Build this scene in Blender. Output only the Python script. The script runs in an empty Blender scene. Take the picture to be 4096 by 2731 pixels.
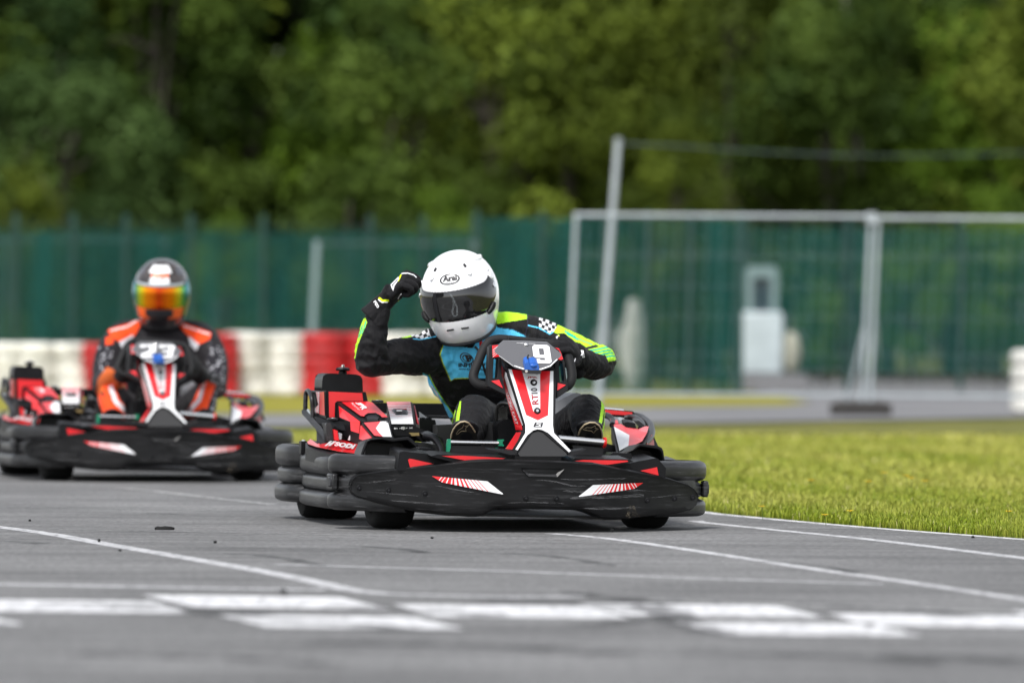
import bpy, bmesh, math, random
from mathutils import Vector, Matrix, noise
R = math.radians
random.seed(7)
scene = bpy.context.scene
C = scene.collection
V = Vector

# ------------------------------------------------------------------ camera
F = 20480.0; CX = 2048.0; CY = 1365.5      # telephoto, in the photograph's pixels
CAMH = 0.62
cam_d = bpy.data.cameras.new('camera'); cam = bpy.data.objects.new('camera', cam_d); C.objects.link(cam)
cam_d.sensor_width = 36.0; cam_d.lens = 180.0
cam_d.clip_start = 0.1; cam_d.clip_end = 2000
CAMROT = Matrix.Rotation(R(90.127), 3, 'X') @ Matrix.Rotation(R(0.35), 3, 'Z')
cam.matrix_world = Matrix.Translation((0, 0, CAMH)) @ CAMROT.to_4x4()
cam_d.dof.use_dof = True; cam_d.dof.focus_distance = 17.95; cam_d.dof.aperture_fstop = 2.7
cam_d.dof.aperture_blades = 9
scene.camera = cam
CAMP = V((0, 0, CAMH))

def ray(px, py):
    return CAMROT @ V(((px-CX)/F, -(py-CY)/F, -1.0))
def project(w):
    v = CAMROT.transposed() @ (w-CAMP)
    return CX+F*v.x/-v.z, CY-F*v.y/-v.z
def ground(px, py, z=0.0):
    d = ray(px, py); t = (z-CAMH)/d.z
    return CAMP+d*t
def at(px, py, Y):
    d = ray(px, py)
    return CAMP+d*(Y/d.y)

# ------------------------------------------------------------------ materials
def new_mat(name):
    m = bpy.data.materials.new(name); m.use_nodes = True
    nt = m.node_tree; bs = nt.nodes['Principled BSDF']
    return m, nt, bs
def N(nt, t, **kw):
    n = nt.nodes.new(t)
    for k, v in kw.items():
        if k in n.inputs.keys(): n.inputs[k].default_value = v
        else: setattr(n, k, v)
    return n
def s2l(c):
    return tuple(((x/255)/12.92 if x/255 <= .04045 else ((x/255+.055)/1.055)**2.4) for x in c)
def mat(name, col, rough=.5, metal=0, spec=.5, coat=0, bump=0, bscale=200, vary=0, vscale=20, scuff=0):
    m, nt, bs = new_mat(name)
    bs.inputs['Base Color'].default_value = (*col, 1)
    bs.inputs['Roughness'].default_value = rough
    bs.inputs['Metallic'].default_value = metal
    bs.inputs['Specular IOR Level'].default_value = spec
    if coat:
        bs.inputs['Coat Weight'].default_value = coat; bs.inputs['Coat Roughness'].default_value = .08
    tc = N(nt, 'ShaderNodeTexCoord')
    if vary:
        nz = N(nt, 'ShaderNodeTexNoise', Scale=vscale, Detail=6.0); nt.links.new(tc.outputs['Object'], nz.inputs['Vector'])
        mp = N(nt, 'ShaderNodeMapRange'); mp.inputs[1].default_value = .3; mp.inputs[2].default_value = .7
        mp.inputs[3].default_value = 1-vary; mp.inputs[4].default_value = 1+vary
        nt.links.new(nz.outputs['Fac'], mp.inputs[0])
        mx = N(nt, 'ShaderNodeMix', data_type='RGBA', blend_type='MULTIPLY'); mx.inputs[0].default_value = 1
        mx.inputs[6].default_value = (*col, 1); nt.links.new(mp.outputs[0], mx.inputs[7])
        out = mx.outputs[2]
        if scuff:
            mpn = N(nt, 'ShaderNodeMapping'); mpn.inputs['Scale'].default_value = (5, 5, 70)
            nt.links.new(tc.outputs['Object'], mpn.inputs['Vector'])
            n2 = N(nt, 'ShaderNodeTexNoise', Scale=1.6, Detail=8.0, Roughness=.7); nt.links.new(mpn.outputs[0], n2.inputs['Vector'])
            m2 = N(nt, 'ShaderNodeMapRange'); m2.inputs[1].default_value = .54; m2.inputs[2].default_value = .74; m2.inputs[4].default_value = scuff
            nt.links.new(n2.outputs['Fac'], m2.inputs[0])
            mx2 = N(nt, 'ShaderNodeMix', data_type='RGBA'); nt.links.new(m2.outputs[0], mx2.inputs[0])
            nt.links.new(out, mx2.inputs[6]); mx2.inputs[7].default_value = (.13, .13, .135, 1)
            out = mx2.outputs[2]
        nt.links.new(out, bs.inputs['Base Color'])
    if bump:
        nb = N(nt, 'ShaderNodeTexNoise', Scale=bscale, Detail=4.0); nt.links.new(tc.outputs['Object'], nb.inputs['Vector'])
        bp = N(nt, 'ShaderNodeBump', Strength=bump, Distance=.002); nt.links.new(nb.outputs['Fac'], bp.inputs['Height'])
        nt.links.new(bp.outputs[0], bs.inputs['Normal'])
    return m
M = {}
M['plastic'] = mat('black_moulded_plastic', (.0055, .0055, .0065), .42, spec=.21, bump=.15, bscale=350, vary=.35, vscale=14)
M['bumper'] = mat('scuffed_bumper_plastic', (.0055, .0055, .006), .42, spec=.22, bump=.12, bscale=300, vary=.45, vscale=9, scuff=.28)
M['lobe'] = mat('worn_rubbery_plastic', (.013, .013, .014), .38, spec=.45, bump=.15, bscale=220, vary=.45, vscale=12, scuff=.75)
M['dark'] = mat('dark_chassis_metal', (.006, .006, .007), .5)
M['foam'] = mat('steering_foam', (.009, .009, .010), .7, spec=.35, bump=.3, bscale=500)
M['tyre'] = mat('tyre_rubber', (.007, .007, .007), .8, spec=.3, bump=.3, bscale=150)
M['rim'] = mat('wheel_rim_metal', (.25, .25, .26), .35, metal=1)
M['red'] = mat('glossy_red_sticker', (.66, .010, .016), .28, spec=.5, coat=.35)
M['white'] = mat('glossy_white_sticker', (.78, .78, .79), .28, spec=.5, coat=.3)
M['pale'] = mat('pale_pink_print', (.62, .22, .24), .3, coat=.3)
M['plate'] = mat('number_plate_grey', (.10, .10, .108), .36, spec=.55, coat=.25)
M['print'] = mat('black_print', (.012, .012, .015), .45)
M['chrome'] = mat('polished_steel', (.72, .71, .70), .18, metal=1)
M['steel'] = mat('galvanised_steel', (.38, .42, .44), .45, metal=.25, vary=.12, vscale=6)
M['blue'] = mat('blue_transponder_shell', (.012, .10, .42), .3, coat=.3)
M['green'] = mat('green_pedal_plastic', (.0, .20, .10), .35)
M['redcap'] = mat('red_pedal_plastic', (.60, .01, .01), .35)
M['seat'] = mat('grey_seat_shell', (.20, .205, .22), .5, vary=.1)
M['sole'] = mat('dark_shoe_sole', (.022, .020, .017), .8, bump=.3, bscale=120, vary=.4, vscale=60)
M['tan'] = mat('tan_sole_edge', (.42, .34, .22), .6)
M['white_shell'] = mat('white_helmet_paint', (.82, .82, .83), .16, spec=.5, coat=.6)
M['visor'] = mat('smoked_visor', (.012, .012, .013), .05, spec=.6, coat=.5)
M['cable'] = mat('black_cable', (.01, .01, .01), .5)
M['orange'] = mat('orange_print', (.80, .12, .015), .4)
M['brass'] = mat('dull_brass', (.38, .28, .12), .4, metal=.8)
M['linered'] = mat('dark_red_line', (.35, .01, .02), .4)

# ------------------------------------------------------------------ mesh building
class B:
    """collects shapes into ONE mesh object"""
    def __init__(s): s.v = []; s.f = []; s.m = []; s.mats = []
    def mi(s, m):
        if m not in s.mats: s.mats.append(m)
        return s.mats.index(m)
    def add(s, vs, fs, m):
        o = len(s.v); k = s.mi(m)
        s.v += [tuple(v) for v in vs]
        for f in fs: s.f.append([i+o for i in f]); s.m.append(k)
    def prism(s, pts, vec, m, mside=None):
        n = len(pts); pts = [V(p) for p in pts]; vec = V(vec)
        a = V((0, 0, 0))
        for i in range(n): a += pts[i].cross(pts[(i+1) % n])
        if a.dot(vec) > 0: pts.reverse()          # front face looks away from vec
        vs = pts+[p+vec for p in pts]
        s.add(vs, [list(range(n)), list(range(2*n-1, n-1, -1))], m)
        s.add(vs, [[i, i+n, (i+1) % n+n, (i+1) % n] for i in range(n)], mside or m)
    def box(s, c, size, m, rot=None):
        c = V(c); hx, hy, hz = [q/2 for q in size]
        vs = [V((x*hx, y*hy, z*hz)) for x in (-1, 1) for y in (-1, 1) for z in (-1, 1)]
        if rot is not None: vs = [rot @ v for v in vs]
        s.add([c+v for v in vs], [(0, 1, 3, 2), (4, 6, 7, 5), (0, 4, 5, 1), (2, 3, 7, 6), (0, 2, 6, 4), (1, 5, 7, 3)], m)
    def tube(s, pts, r, m, seg=10, closed=False, caps=True, ell=1.0):
        pts = [V(p) for p in pts]; n = len(pts)
        rs = r if isinstance(r, (list, tuple)) else [r]*n
        up = None; vs = []
        for i in range(n):
            if closed: t = pts[(i+1) % n]-pts[i-1]
            else: t = pts[min(i+1, n-1)]-pts[max(i-1, 0)]
            t.normalize()
            if up is None:
                up = V((0, 0, 1)) if abs(t.z) < .9 else V((0, 1, 0))
            a = t.cross(up).normalized(); b = a.cross(t).normalized(); up = b
            for k in range(seg):
                th = 2*math.pi*k/seg
                vs.append(pts[i]+a*math.cos(th)*rs[i]*ell+b*math.sin(th)*rs[i])
        fs = []
        for i in range(n if closed else n-1):
            for k in range(seg):
                fs.append((i*seg+k, i*seg+(k+1) % seg, ((i+1) % n)*seg+(k+1) % seg, ((i+1) % n)*seg+k))
        if caps and not closed:
            fs.append(list(range(seg-1, -1, -1))); fs.append([(n-1)*seg+k for k in range(seg)])
        s.add(vs, fs, m)
    def loft(s, rings, m, cap=True):
        k = len(rings[0]); vs = [p for r in rings for p in r]; fs = []
        for i in range(len(rings)-1):
            for j in range(k):
                fs.append((i*k+j, i*k+(j+1) % k, (i+1)*k+(j+1) % k, (i+1)*k+j))
        if cap:
            fs.append(list(range(k-1, -1, -1))); fs.append([(len(rings)-1)*k+j for j in range(k)])
        s.add(vs, fs, m)
    def grid(s, rows, m):
        k = len(rows[0]); vs = [p for r in rows for p in r]; fs = []
        for i in range(len(rows)-1):
            for j in range(k-1):
                fs.append((i*k+j, i*k+j+1, (i+1)*k+j+1, (i+1)*k+j))
        s.add(vs, fs, m)
    def lathe(s, prof, m, origin, axis, seg=32):
        """prof: list of (radius, offset along axis)"""
        origin = V(origin); ax = V(axis).normalized()
        a = ax.orthogonal().normalized(); b = ax.cross(a)
        rings = []
        for r, h in prof:
            rings.append([origin+ax*h+(a*math.cos(2*math.pi*k/seg)+b*math.sin(2*math.pi*k/seg))*r for k in range(seg)])
        s.loft(rings, m, cap=True)
    def ball(s, c, rad, m, seg=14, rot=None):
        c = V(c); rad = V(rad) if hasattr(rad, '__len__') else V((rad, rad, rad))
        rings = []
        for i in range(1, seg):
            ph = math.pi*i/seg
            ring = []
            for k in range(seg*2):
                th = math.pi*k/seg
                v = V((math.sin(ph)*math.cos(th)*rad.x, math.sin(ph)*math.sin(th)*rad.y, math.cos(ph)*rad.z))
                if rot is not None: v = rot @ v
                ring.append(c+v)
            rings.append(ring)
        s.loft(rings, m)
    def build(s, name, parent=None, bevel=0, seg=2, smooth=None, subsurf=0, ang=35, off=(0, 0, 0), recalc=True):
        me = bpy.data.meshes.new(name)
        o3 = V(off)
        me.from_pydata([V(v)-o3 for v in s.v], [], s.f)
        for m in s.mats: me.materials.append(m)
        me.polygons.foreach_set('material_index', s.m)
        if recalc:
            bm = bmesh.new(); bm.from_mesh(me)
            bmesh.ops.recalc_face_normals(bm, faces=bm.faces); bm.to_mesh(me); bm.free()
        if smooth is not None:
            me.polygons.foreach_set('use_smooth', [True]*len(me.polygons))
            me.set_sharp_from_angle(angle=R(smooth))
        me.update()
        o = bpy.data.objects.new(name, me); C.objects.link(o)
        if parent: o.parent = parent
        if bevel:
            bv = o.modifiers.new('bevel', 'BEVEL'); bv.width = bevel; bv.segments = seg; bv.limit_method = 'ANGLE'; bv.angle_limit = R(ang)
            bv.harden_normals = False
            me.polygons.foreach_set('use_smooth', [True]*len(me.polygons))
            me.set_sharp_from_angle(angle=R(50))
        if subsurf:
            ss = o.modifiers.new('subsurf', 'SUBSURF'); ss.levels = subsurf; ss.render_levels = subsurf
        return o

def tag(o, label=None, cat=None, group=None, kind=None):
    if label: o['label'] = label
    if cat: o['category'] = cat
    if group: o['group'] = group
    if kind: o['kind'] = kind
    return o
def empty(name, mtx):
    o = bpy.data.objects.new(name, None); C.objects.link(o); o.matrix_world = mtx; o.empty_display_size = .2
    return o
def copy_tree(o, parent=None):
    c = o.copy(); C.objects.link(c)
    if parent: c.parent = parent
    for ch in o.children: copy_tree(ch, c)
    return c
def baked(o):
    """the object with its modifiers applied"""
    dg = bpy.context.evaluated_depsgraph_get(); dg.update()
    me = bpy.data.meshes.new_from_object(o.evaluated_get(dg))
    o.modifiers.clear(); old = o.data; o.data = me; bpy.data.meshes.remove(old)
    return o

_txt = {}
def text_mesh(t, bold=.0):
    """glyphs as flat polygons in the unit square"""
    key = (t, bold)
    if key in _txt: return _txt[key]
    cu = bpy.data.curves.new('t', 'FONT'); cu.body = t; cu.offset = bold; cu.resolution_u = 3
    o = bpy.data.objects.new('t', cu); C.objects.link(o)
    dg = bpy.context.evaluated_depsgraph_get(); dg.update()
    me = o.evaluated_get(dg).to_mesh()
    vs = [(v.co.x, v.co.y) for v in me.vertices]; fs = [list(p.vertices) for p in me.polygons]
    o.evaluated_get(dg).to_mesh_clear(); bpy.data.objects.remove(o); bpy.data.curves.remove(cu)
    x0 = min(v[0] for v in vs); x1 = max(v[0] for v in vs); y0 = min(v[1] for v in vs); y1 = max(v[1] for v in vs)
    vs = [((x-x0)/(x1-x0), (y-y0)/(y1-y0)) for x, y in vs]
    _txt[key] = (vs, fs); return vs, fs
def rects(rs):
    vs = []; fs = []
    for x0, y0, x1, y1 in rs:
        o = len(vs); vs += [(x0, y0), (x1, y0), (x1, y1), (x0, y1)]; fs.append([o, o+1, o+2, o+3])
    return vs, fs
def polys(ps):
    vs = []; fs = []
    for p in ps:
        o = len(vs); vs += p; fs.append(list(range(o, o+len(p))))
    return vs, fs
NINE = polys([[(.12, 1), (.88, 1), (1, .9), (1, .80), (0, .80), (0, .9)], [(0, .46), (.36, .46), (.36, .80), (0, .80)], [(.64, .46), (1, .46), (1, .80), (.64, .80)],
              [(0, .46), (0, .38), (.12, .30), (.64, .30), (.64, .46)], [(.64, .18), (1, .18), (1, .46), (.64, .46)], [(0, .18), (.36, .18), (.36, .24), (0, .24)], [(.0, .18), (0, .10), (.12, 0), (.88, 0), (1, .10), (1, .18)]])
TWO3 = polys([[(0, .78), (.15, .78), (.15, .84), (.33, .84), (.33, 1), (.06, 1), (0, .93)], [(.28, .55), (.46, .55), (.46, .93), (.40, 1), (.33, 1), (.33, .84), (.28, .84)],
              [(0, .18), (.18, .18), (.46, .45), (.46, .55), (.28, .55), (0, .27)], [(0, 0), (.46, 0), (.46, .18), (0, .18)],
              [(.54, .78), (.69, .78), (.69, .84), (.84, .84), (.84, 1), (.60, 1), (.54, .93)], [(.84, .58), (.95, .52), (1, .6), (1, .92), (.94, 1), (.84, 1)],
              [(.66, .44), (.84, .44), (.84, .58), (.66, .58)], [(.84, 0), (.94, 0), (1, .08), (1, .42), (.95, .52), (.84, .58), (.84, .44), (.84, .16)],
              [(.54, .22), (.69, .22), (.69, .16), (.84, .16), (.84, 0), (.60, 0), (.54, .07)]])
# ------------------------------------------------------------------ the two kart frames
def frame(px, py, deg, rolld=0.0):
    g = ground(px, py)
    return Matrix.Translation(g) @ Matrix.Rotation(R(deg), 4, 'Z') @ Matrix.Rotation(R(rolld), 4, 'Y')
ROLL = 1.0
K1 = frame(2068, 2108, 11.0, ROLL)
K2 = frame(607, 1917, 11.6, ROLL)
def mapper(K):
    inv = K.inverted()
    o = inv @ CAMP
    def P(px, py, y):
        d = (inv.to_3x3() @ ray(px, py)); t = (y-o.y)/d.y
        return o+d*t
    def Z(px, py, z):
        d = (inv.to_3x3() @ ray(px, py)); t = (z-o.z)/d.z
        return o+d*t
    return P, Z
P, PZ = mapper(K1)
def poly(px, y):
    out = []
    for p in px:
        yy = p[2] if len(p) > 2 else (y(p[0], p[1]) if callable(y) else y)
        out.append(P(p[0], p[1], yy))
    return out
def shift(pts, d): return [p+V(d) for p in pts]
def decal(b, px, y, m, off=.0022, th=.0012):
    """a thin sticker lying just in front of its panel"""
    pts = poly(px, y); pts = [p+V((0, -off-th, .0004)) for p in pts]
    b.prism(pts, (0, th, 0), m)
def glyphs(b, g, quad, y, m, off=.003, th=.0008):
    """glyph outlines mapped onto a quad TL, TR, BR, BL given in the photograph"""
    vs, fs = g
    tl, tr, br, bl = [V((q[0], q[1])) for q in quad]
    pts = []
    for u, v in vs:
        q = (bl*(1-u)+br*u)*(1-v)+(tl*(1-u)+tr*u)*v
        pts.append(P(q.x, q.y, y(q.x, q.y) if callable(y) else y)+V((0, -off, .0003)))
    b.add(pts, fs, m)
def lobed(path, ztop, zbot, depth, b, m, twist=None, n=40, taper=1.0):
    """moulded bumper with two fat lobes and a middle ridge, swept along a plan path"""
    H = ztop-zbot
    prof = []
    for i in range(n+1):
        t = i/n; z = zbot+H*t
        def lobe(c, w, a):
            q = (t-c)/w
            return a*math.sqrt(max(0, 1-q**4)) if abs(q) < 1 else 0
        d = max(lobe(.155, .165, 1.0), lobe(.815, .195, 1.0), (.74*(1-min(1, abs(t-.47)/.15)**6)) if abs(t-.47) < .15 else 0)
        prof.append((d, .25 if .02 < t < .98 else 0, z))
    rings = []
    pn = len(path)
    for i, p in enumerate(path):
        a = V(path[max(i-1, 0)][:2]); c = V(path[min(i+1, pn-1)][:2])
        t = (c-a).normalized(); nrm = V((t.y, -t.x))
        sc = p[2] if len(p) > 2 else 1
        dz = p[3] if len(p) > 3 else 0
        fl = p[4] if len(p) > 4 else 0
        ring = [V((p[0]+nrm.x*max(d, f, fl*math.sin(math.pi*min(1, max(0, (z-zbot)/H)))**.3)*depth*sc, p[1]+nrm.y*max(d, f, fl*math.sin(math.pi*min(1, max(0, (z-zbot)/H)))**.3)*depth*sc, (z-(zbot+H/2))*sc+zbot+H/2+dz)) for d, f, z in prof]
        ring += [V((p[0]-nrm.x*.012, p[1]-nrm.y*.012, (z-(zbot+H/2))*sc+zbot+H/2+dz)) for d, f, z in reversed(prof)]
        rings.append(ring)
    b.loft(rings, m)
def smooth_path(pts, n=8):
    out = []
    for i in range(len(pts)-1):
        p0 = pts[max(i-1, 0)]; p1 = pts[i]; p2 = pts[i+1]; p3 = pts[min(i+2, len(pts)-1)]
        for k in range(n):
            t = k/n
            out.append(tuple(.5*((2*b)+(-a+c)*t+(2*a-5*b+4*c-d)*t*t+(-a+3*b-3*c+d)*t**3) for a, b, c, d in zip(p0, p1, p2, p3)))
    out.append(tuple(pts[-1])); return out
def interp(pts, x):
    if x <= pts[0][0]: return pts[0][1]
    for a, c in zip(pts, pts[1:]):
        if x <= c[0]: return a[1]+(c[1]-a[1])*(x-a[0])/(c[0]-a[0])
    return pts[-1][1]

kart = empty('racing_kart', K1)
tag(kart, 'red and black rental kart with number 9 plate, driver punching the air', 'kart', 'rental karts on the track')

# ---- front bumper: curved plate, lip, skirt
def yb(x): return -.46+.31*(abs(x)/.63)**2.1
def bump_pt(px, py, off=0.0):
    y = -.4
    for _ in range(6):
        p = P(px, py, y); y = yb(p.x)+off
    return P(px, py, y)
top = [(1402, 1940), (1408, 1920), (1419, 1905), (1437, 1896), (1526, 1882), (1598, 1872), (1700, 1861), (1785, 1851), (1880, 1839), (1942, 1836), (2027, 1836), (2198, 1841), (2368, 1848), (2436, 1862), (2538, 1882), (2665, 1907), (2750, 1934), (2776, 1950), (2790, 1972), (2795, 1985)]
bot = [(1402, 1950), (1406, 1965), (1428, 1987), (1526, 2016), (1660, 2045), (1800, 2061), (1884, 2067), (1924, 2066), (1955, 2050), (1985, 2033), (2150, 2035), (2334, 2038), (2360, 2050), (2389, 2063), (2419, 2073), (2516, 2074), (2580, 2066), (2708, 2053), (2767, 2039), (2788, 2020), (2795, 1995)]
b = B()
rows = []
NC = 110
xs = [1402+(2795-1402)*(.5-.5*math.cos(math.pi*i/NC))*.35+(2795-1402)*(i/NC)*.65 for i in range(NC+1)]
prof = [(-.02, .050), (-.01, .028), (.0, .010), (.012, .003), (.035, -.001), (.07, .0), (.2, .002), (.4, .003), (.6, .003), (.8, .002), (.93, .001), (.975, .006), (1.0, .018), (1.01, .06), (1.0, .16)]
for t, dy in prof:
    row = []
    for x in xs:
        yt = interp(top, x); y2 = interp(bot, x)
        p = bump_pt(x, yt+(y2-yt)*max(0, min(1, t)))
        row.append(V((p.x, p.y+dy, p.z)))
    rows.append(row)
b.grid(rows, M['bumper'])
bumper = b.build('front_bumper', kart, smooth=40)
so = bumper.modifiers.new('thick', 'SOLIDIFY'); so.thickness = .006; so.offset = -1
# recessed grip
b = B()
def bq(px, off): return [bump_pt(x, y, off) for x, y in px]
outer = [(2082, 1871), (2258, 1875), (2229, 1907), (2112, 1903)]
inner = [(2092, 1876), (2246, 1880), (2223, 1893), (2118, 1890)]
low = [(2118, 1890), (2223, 1893), (2229, 1907), (2112, 1903)]
o_ = bq(outer, -.004); i_ = bq(inner, .004)
b.add(o_+i_, [(0, 1, 5, 4), (1, 2, 6, 5), (2, 3, 7, 6), (3, 0, 4, 7)], M['lobe']); b.add(bq(inner, .004), [(0, 1, 2, 3)], M['print'])
b.build('grip_recess', bumper)
# side reflector stickers
def refl(name, pts, red_left):
    (tip, tl, tr, brr, bl) = pts
    b = B()
    def top_(u): return (tip[0]+(tl[0]-tip[0])*u, tip[1]+(tl[1]-tip[1])*u)
    def bot_(u):
        if u < .25: k = u/.25; return (tip[0]+(bl[0]-tip[0])*k, tip[1]+(bl[1]-tip[1])*k)
        k = (u-.25)/.75; return (bl[0]+(brr[0]-bl[0])*k, bl[1]+(brr[1]-bl[1])*k)
    n = 64
    us = [i/n for i in range(n+1)]
    for i in range(n):
        u = (i+.5)/n
        ph = (u*17) % 1; red = u < .16 or ph > (.12+.80*(u-.12)/.7)
        q = [top_(us[i]), top_(us[i+1]), bot_(us[i+1]), bot_(us[i])]
        b.add(bq(q, -.0045), [(0, 1, 2, 3)], M['red'] if red else M['white'])
    q = [top_(1), tr, brr]
    b.add(bq(q, -.0045), [(0, 1, 2)], M['white'])
    return b.build(name, bumper)
refl('reflector_sticker', ((1727, 1903), (1950, 1924), (2013, 1974), (2009, 1976), (1768, 1928)), True)
refl('reflector_sticker', ((2573, 1930), (2372, 1939), (2315, 1984), (2318, 1986), (2537, 1954)), False)
for px, py in [(1437, 1950), (1555, 1959), (1700, 1972), (2104, 1991), (2227, 1993), (2591, 2000), (2699, 1993), (2772, 1989)]:
    b = B(); c = bump_pt(px, py, -.003)
    b.lathe([(.0095, -.004), (.0095, .001), (.0065, .002), (.006, .0003), (.0, .0003)], M['plastic'], c, (0, -1, 0), 16)
    b.lathe([(.0028, .0004), (.0028, .0012), (0, .0012)], M['print'], c, (0, -1, 0), 6)
    b.build('screw', bumper, smooth=35)
# scratches and dried mud on the plate
M['scratch'], nt, bs = new_mat('plastic_scratch')
bs.inputs['Base Color'].default_value = (.20, .20, .205, 1); bs.inputs['Roughness'].default_value = .6
tc = N(nt, 'ShaderNodeTexCoord'); mpn = N(nt, 'ShaderNodeMapping'); mpn.inputs['Scale'].default_value = (9, 9, 120); nt.links.new(tc.outputs['Object'], mpn.inputs['Vector'])
nz = N(nt, 'ShaderNodeTexNoise', Scale=3.0, Detail=8.0, Roughness=.75); nt.links.new(mpn.outputs[0], nz.inputs['Vector'])
mr = N(nt, 'ShaderNodeMapRange'); mr.inputs[1].default_value = .42; mr.inputs[2].default_value = .75; mr.inputs[4].default_value = .75; nt.links.new(nz.outputs['Fac'], mr.inputs[0]); nt.links.new(mr.outputs[0], bs.inputs['Alpha'])
b = B()
for pts, w in (([(2130, 1920), (2200, 1922), (2250, 1932), (2300, 1943), (2350, 1942)], 5), ([(2240, 1914), (2330, 1918), (2440, 1914), (2540, 1912)], 4), ([(2280, 1992), (2330, 1988), (2440, 1987), (2560, 1980), (2574, 1984)], 11), ([(2330, 2032), (2450, 2033), (2570, 2027)], 8),
               ([(2250, 1962), (2300, 1965), (2370, 1966)], 8), ([(1500, 1968), (1600, 1976), (1680, 1982)], 4), ([(1450, 1930), (1520, 1924), (1600, 1915)], 4), ([(1560, 2000), (1680, 2010), (1800, 2018)], 5), ([(1740, 1940), (1850, 1962), (1900, 1968)], 4), ([(2020, 2010), (2140, 2008), (2260, 2012)], 4), ([(2600, 1990), (2690, 1980), (2740, 1975)], 4), ([(2420, 1965), (2520, 1960), (2600, 1962)], 5)):
    pts = smooth_path(pts, 6); n = len(pts)
    rows = [[bump_pt(x, y-w/2*min(1, i/3, (n-1-i)/3), -.0038) for i, (x, y) in enumerate(pts)], [bump_pt(x, y+w/2*min(1, i/3, (n-1-i)/3)+.4, -.0038) for i, (x, y) in enumerate(pts)]]
    b.grid(rows, M['scratch'])
sc_ = b.build('scratches', bumper); sc_['kind'] = 'stuff'
M['mud'], nt, bs = new_mat('dried_mud')
bs.inputs['Base Color'].default_value = (.16, .13, .09, 1); bs.inputs['Roughness'].default_value = .9
tc = N(nt, 'ShaderNodeTexCoord'); nz = N(nt, 'ShaderNodeTexNoise', Scale=70.0, Detail=8.0, Roughness=.75); nt.links.new(tc.outputs['Object'], nz.inputs['Vector'])
mr = N(nt, 'ShaderNodeMapRange'); mr.inputs[1].default_value = .50; mr.inputs[2].default_value = .68; mr.inputs[4].default_value = .8; nt.links.new(nz.outputs['Fac'], mr.inputs[0]); nt.links.new(mr.outputs[0], bs.inputs['Alpha'])
b = B(); b.add([bump_pt(x, y, -.0042) for x, y in ((2505, 2040), (2520, 2020), (2540, 2022), (2545, 2045), (2570, 2055), (2560, 2066), (2510, 2070), (2498, 2058))], [list(range(8))], M['mud']); b.build('dried_mud', bumper)
# ---- wrap-round bumper ends
for sx in (-1, 1):
    b = B()
    path = smooth_path([(sx*.43, -.228), (sx*.535, -.150), (sx*.615, -.062), (sx*.640, .005), (sx*.61, .055), (sx*.50, .085)], 7)
    if sx < 0: path = path[::-1]
    path = [(x, y, 1) for x, y in path][::-1] if False else [(x, y, 1) for x, y in path]
    path = list(reversed(path))
    lobed([(x, y, s, 0, max(0, min(.8, (.0-y)*9)) if abs(x) > .3 else .8) for x, y, s in path], .250, .052, -.044, b, M['lobe'])
    end = b.build('bumper_end', kart, smooth=40)
    b = B()
    b.box((sx*.674, -.030, .150), (.022, .075, .058), M['lobe'], Matrix.Rotation(R(-8*sx), 3, 'Z'))
    b.box((sx*.6815, -.041, .150), (.012, .040, .038), M['print'], Matrix.Rotation(R(-8*sx), 3, 'Z'))
    b.build('mounting_lug', end, bevel=.006)
# ---- side and rear crash protection
for sx in (-1, 1):
    b = B()
    path = smooth_path([(sx*.44, .26), (sx*.56, .27), (sx*.600, .33), (sx*.614, .45), (sx*.620, .62), (sx*.622, .78), (sx*.61, .90)], 7)
    if sx < 0: path = path[::-1]
    lobed([(p[0], p[1], 1) for p in path], .238, .045, .040, b, M['lobe'])
    b.build('side_bumper', kart, smooth=40)
    b = B()
    path = smooth_path([(sx*.48, .90), (sx*.57, .90), (sx*.640, .935), (sx*.663, 1.02), (sx*.663, 1.16), (sx*.61, 1.27), (sx*.50, 1.33), (sx*.2, 1.35), (0, 1.35)], 7)
    if sx < 0: path = path[::-1]
    lobed([(p[0], p[1], 1) for p in path], .262, .05, .040, b, M['lobe'])
    b.build('rear_bumper', kart, smooth=40)
# ---- wheels
def wheel(x, y, r, w, steer):
    zc_ = r-.003+x*math.sin(R(ROLL)); b = B(); rot = Matrix.Rotation(R(steer), 3, 'Z'); ax = rot @ V((1, 0, 0)); hw = w/2
    prof = [(r*.50, -hw*.72), (r*.60, -hw*.98), (r*.80, -hw*1.04), (r*.93, -hw*.97), (r*.985, -hw*.82), (r, -hw*.5), (r, 0), (r, hw*.5), (r*.985, hw*.82), (r*.93, hw*.97), (r*.80, hw*1.04), (r*.60, hw*.98), (r*.50, hw*.72)]
    b.lathe(prof, M['tyre'], (x, y, zc_), ax, 48)
    t = b.build('wheel', kart, smooth=40)
    b = B()
    for s in (-1, 1):
        b.lathe([(r*.49, s*hw*.70), (r*.47, s*hw*.78), (r*.40, s*hw*.60), (r*.2, s*hw*.55), (r*.16, s*hw*.75), (0.002, s*hw*.75)], M['rim'], (x, y, zc_), ax, 24)
    b.build('rim', t, smooth=35)
wheel(-.462, 0, .128, .135, 6); wheel(.462, 0, .128, .135, 6)
wheel(-.515, 1.06, .14, .205, 0); wheel(.535, 1.06, .14, .205, 0)
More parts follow.
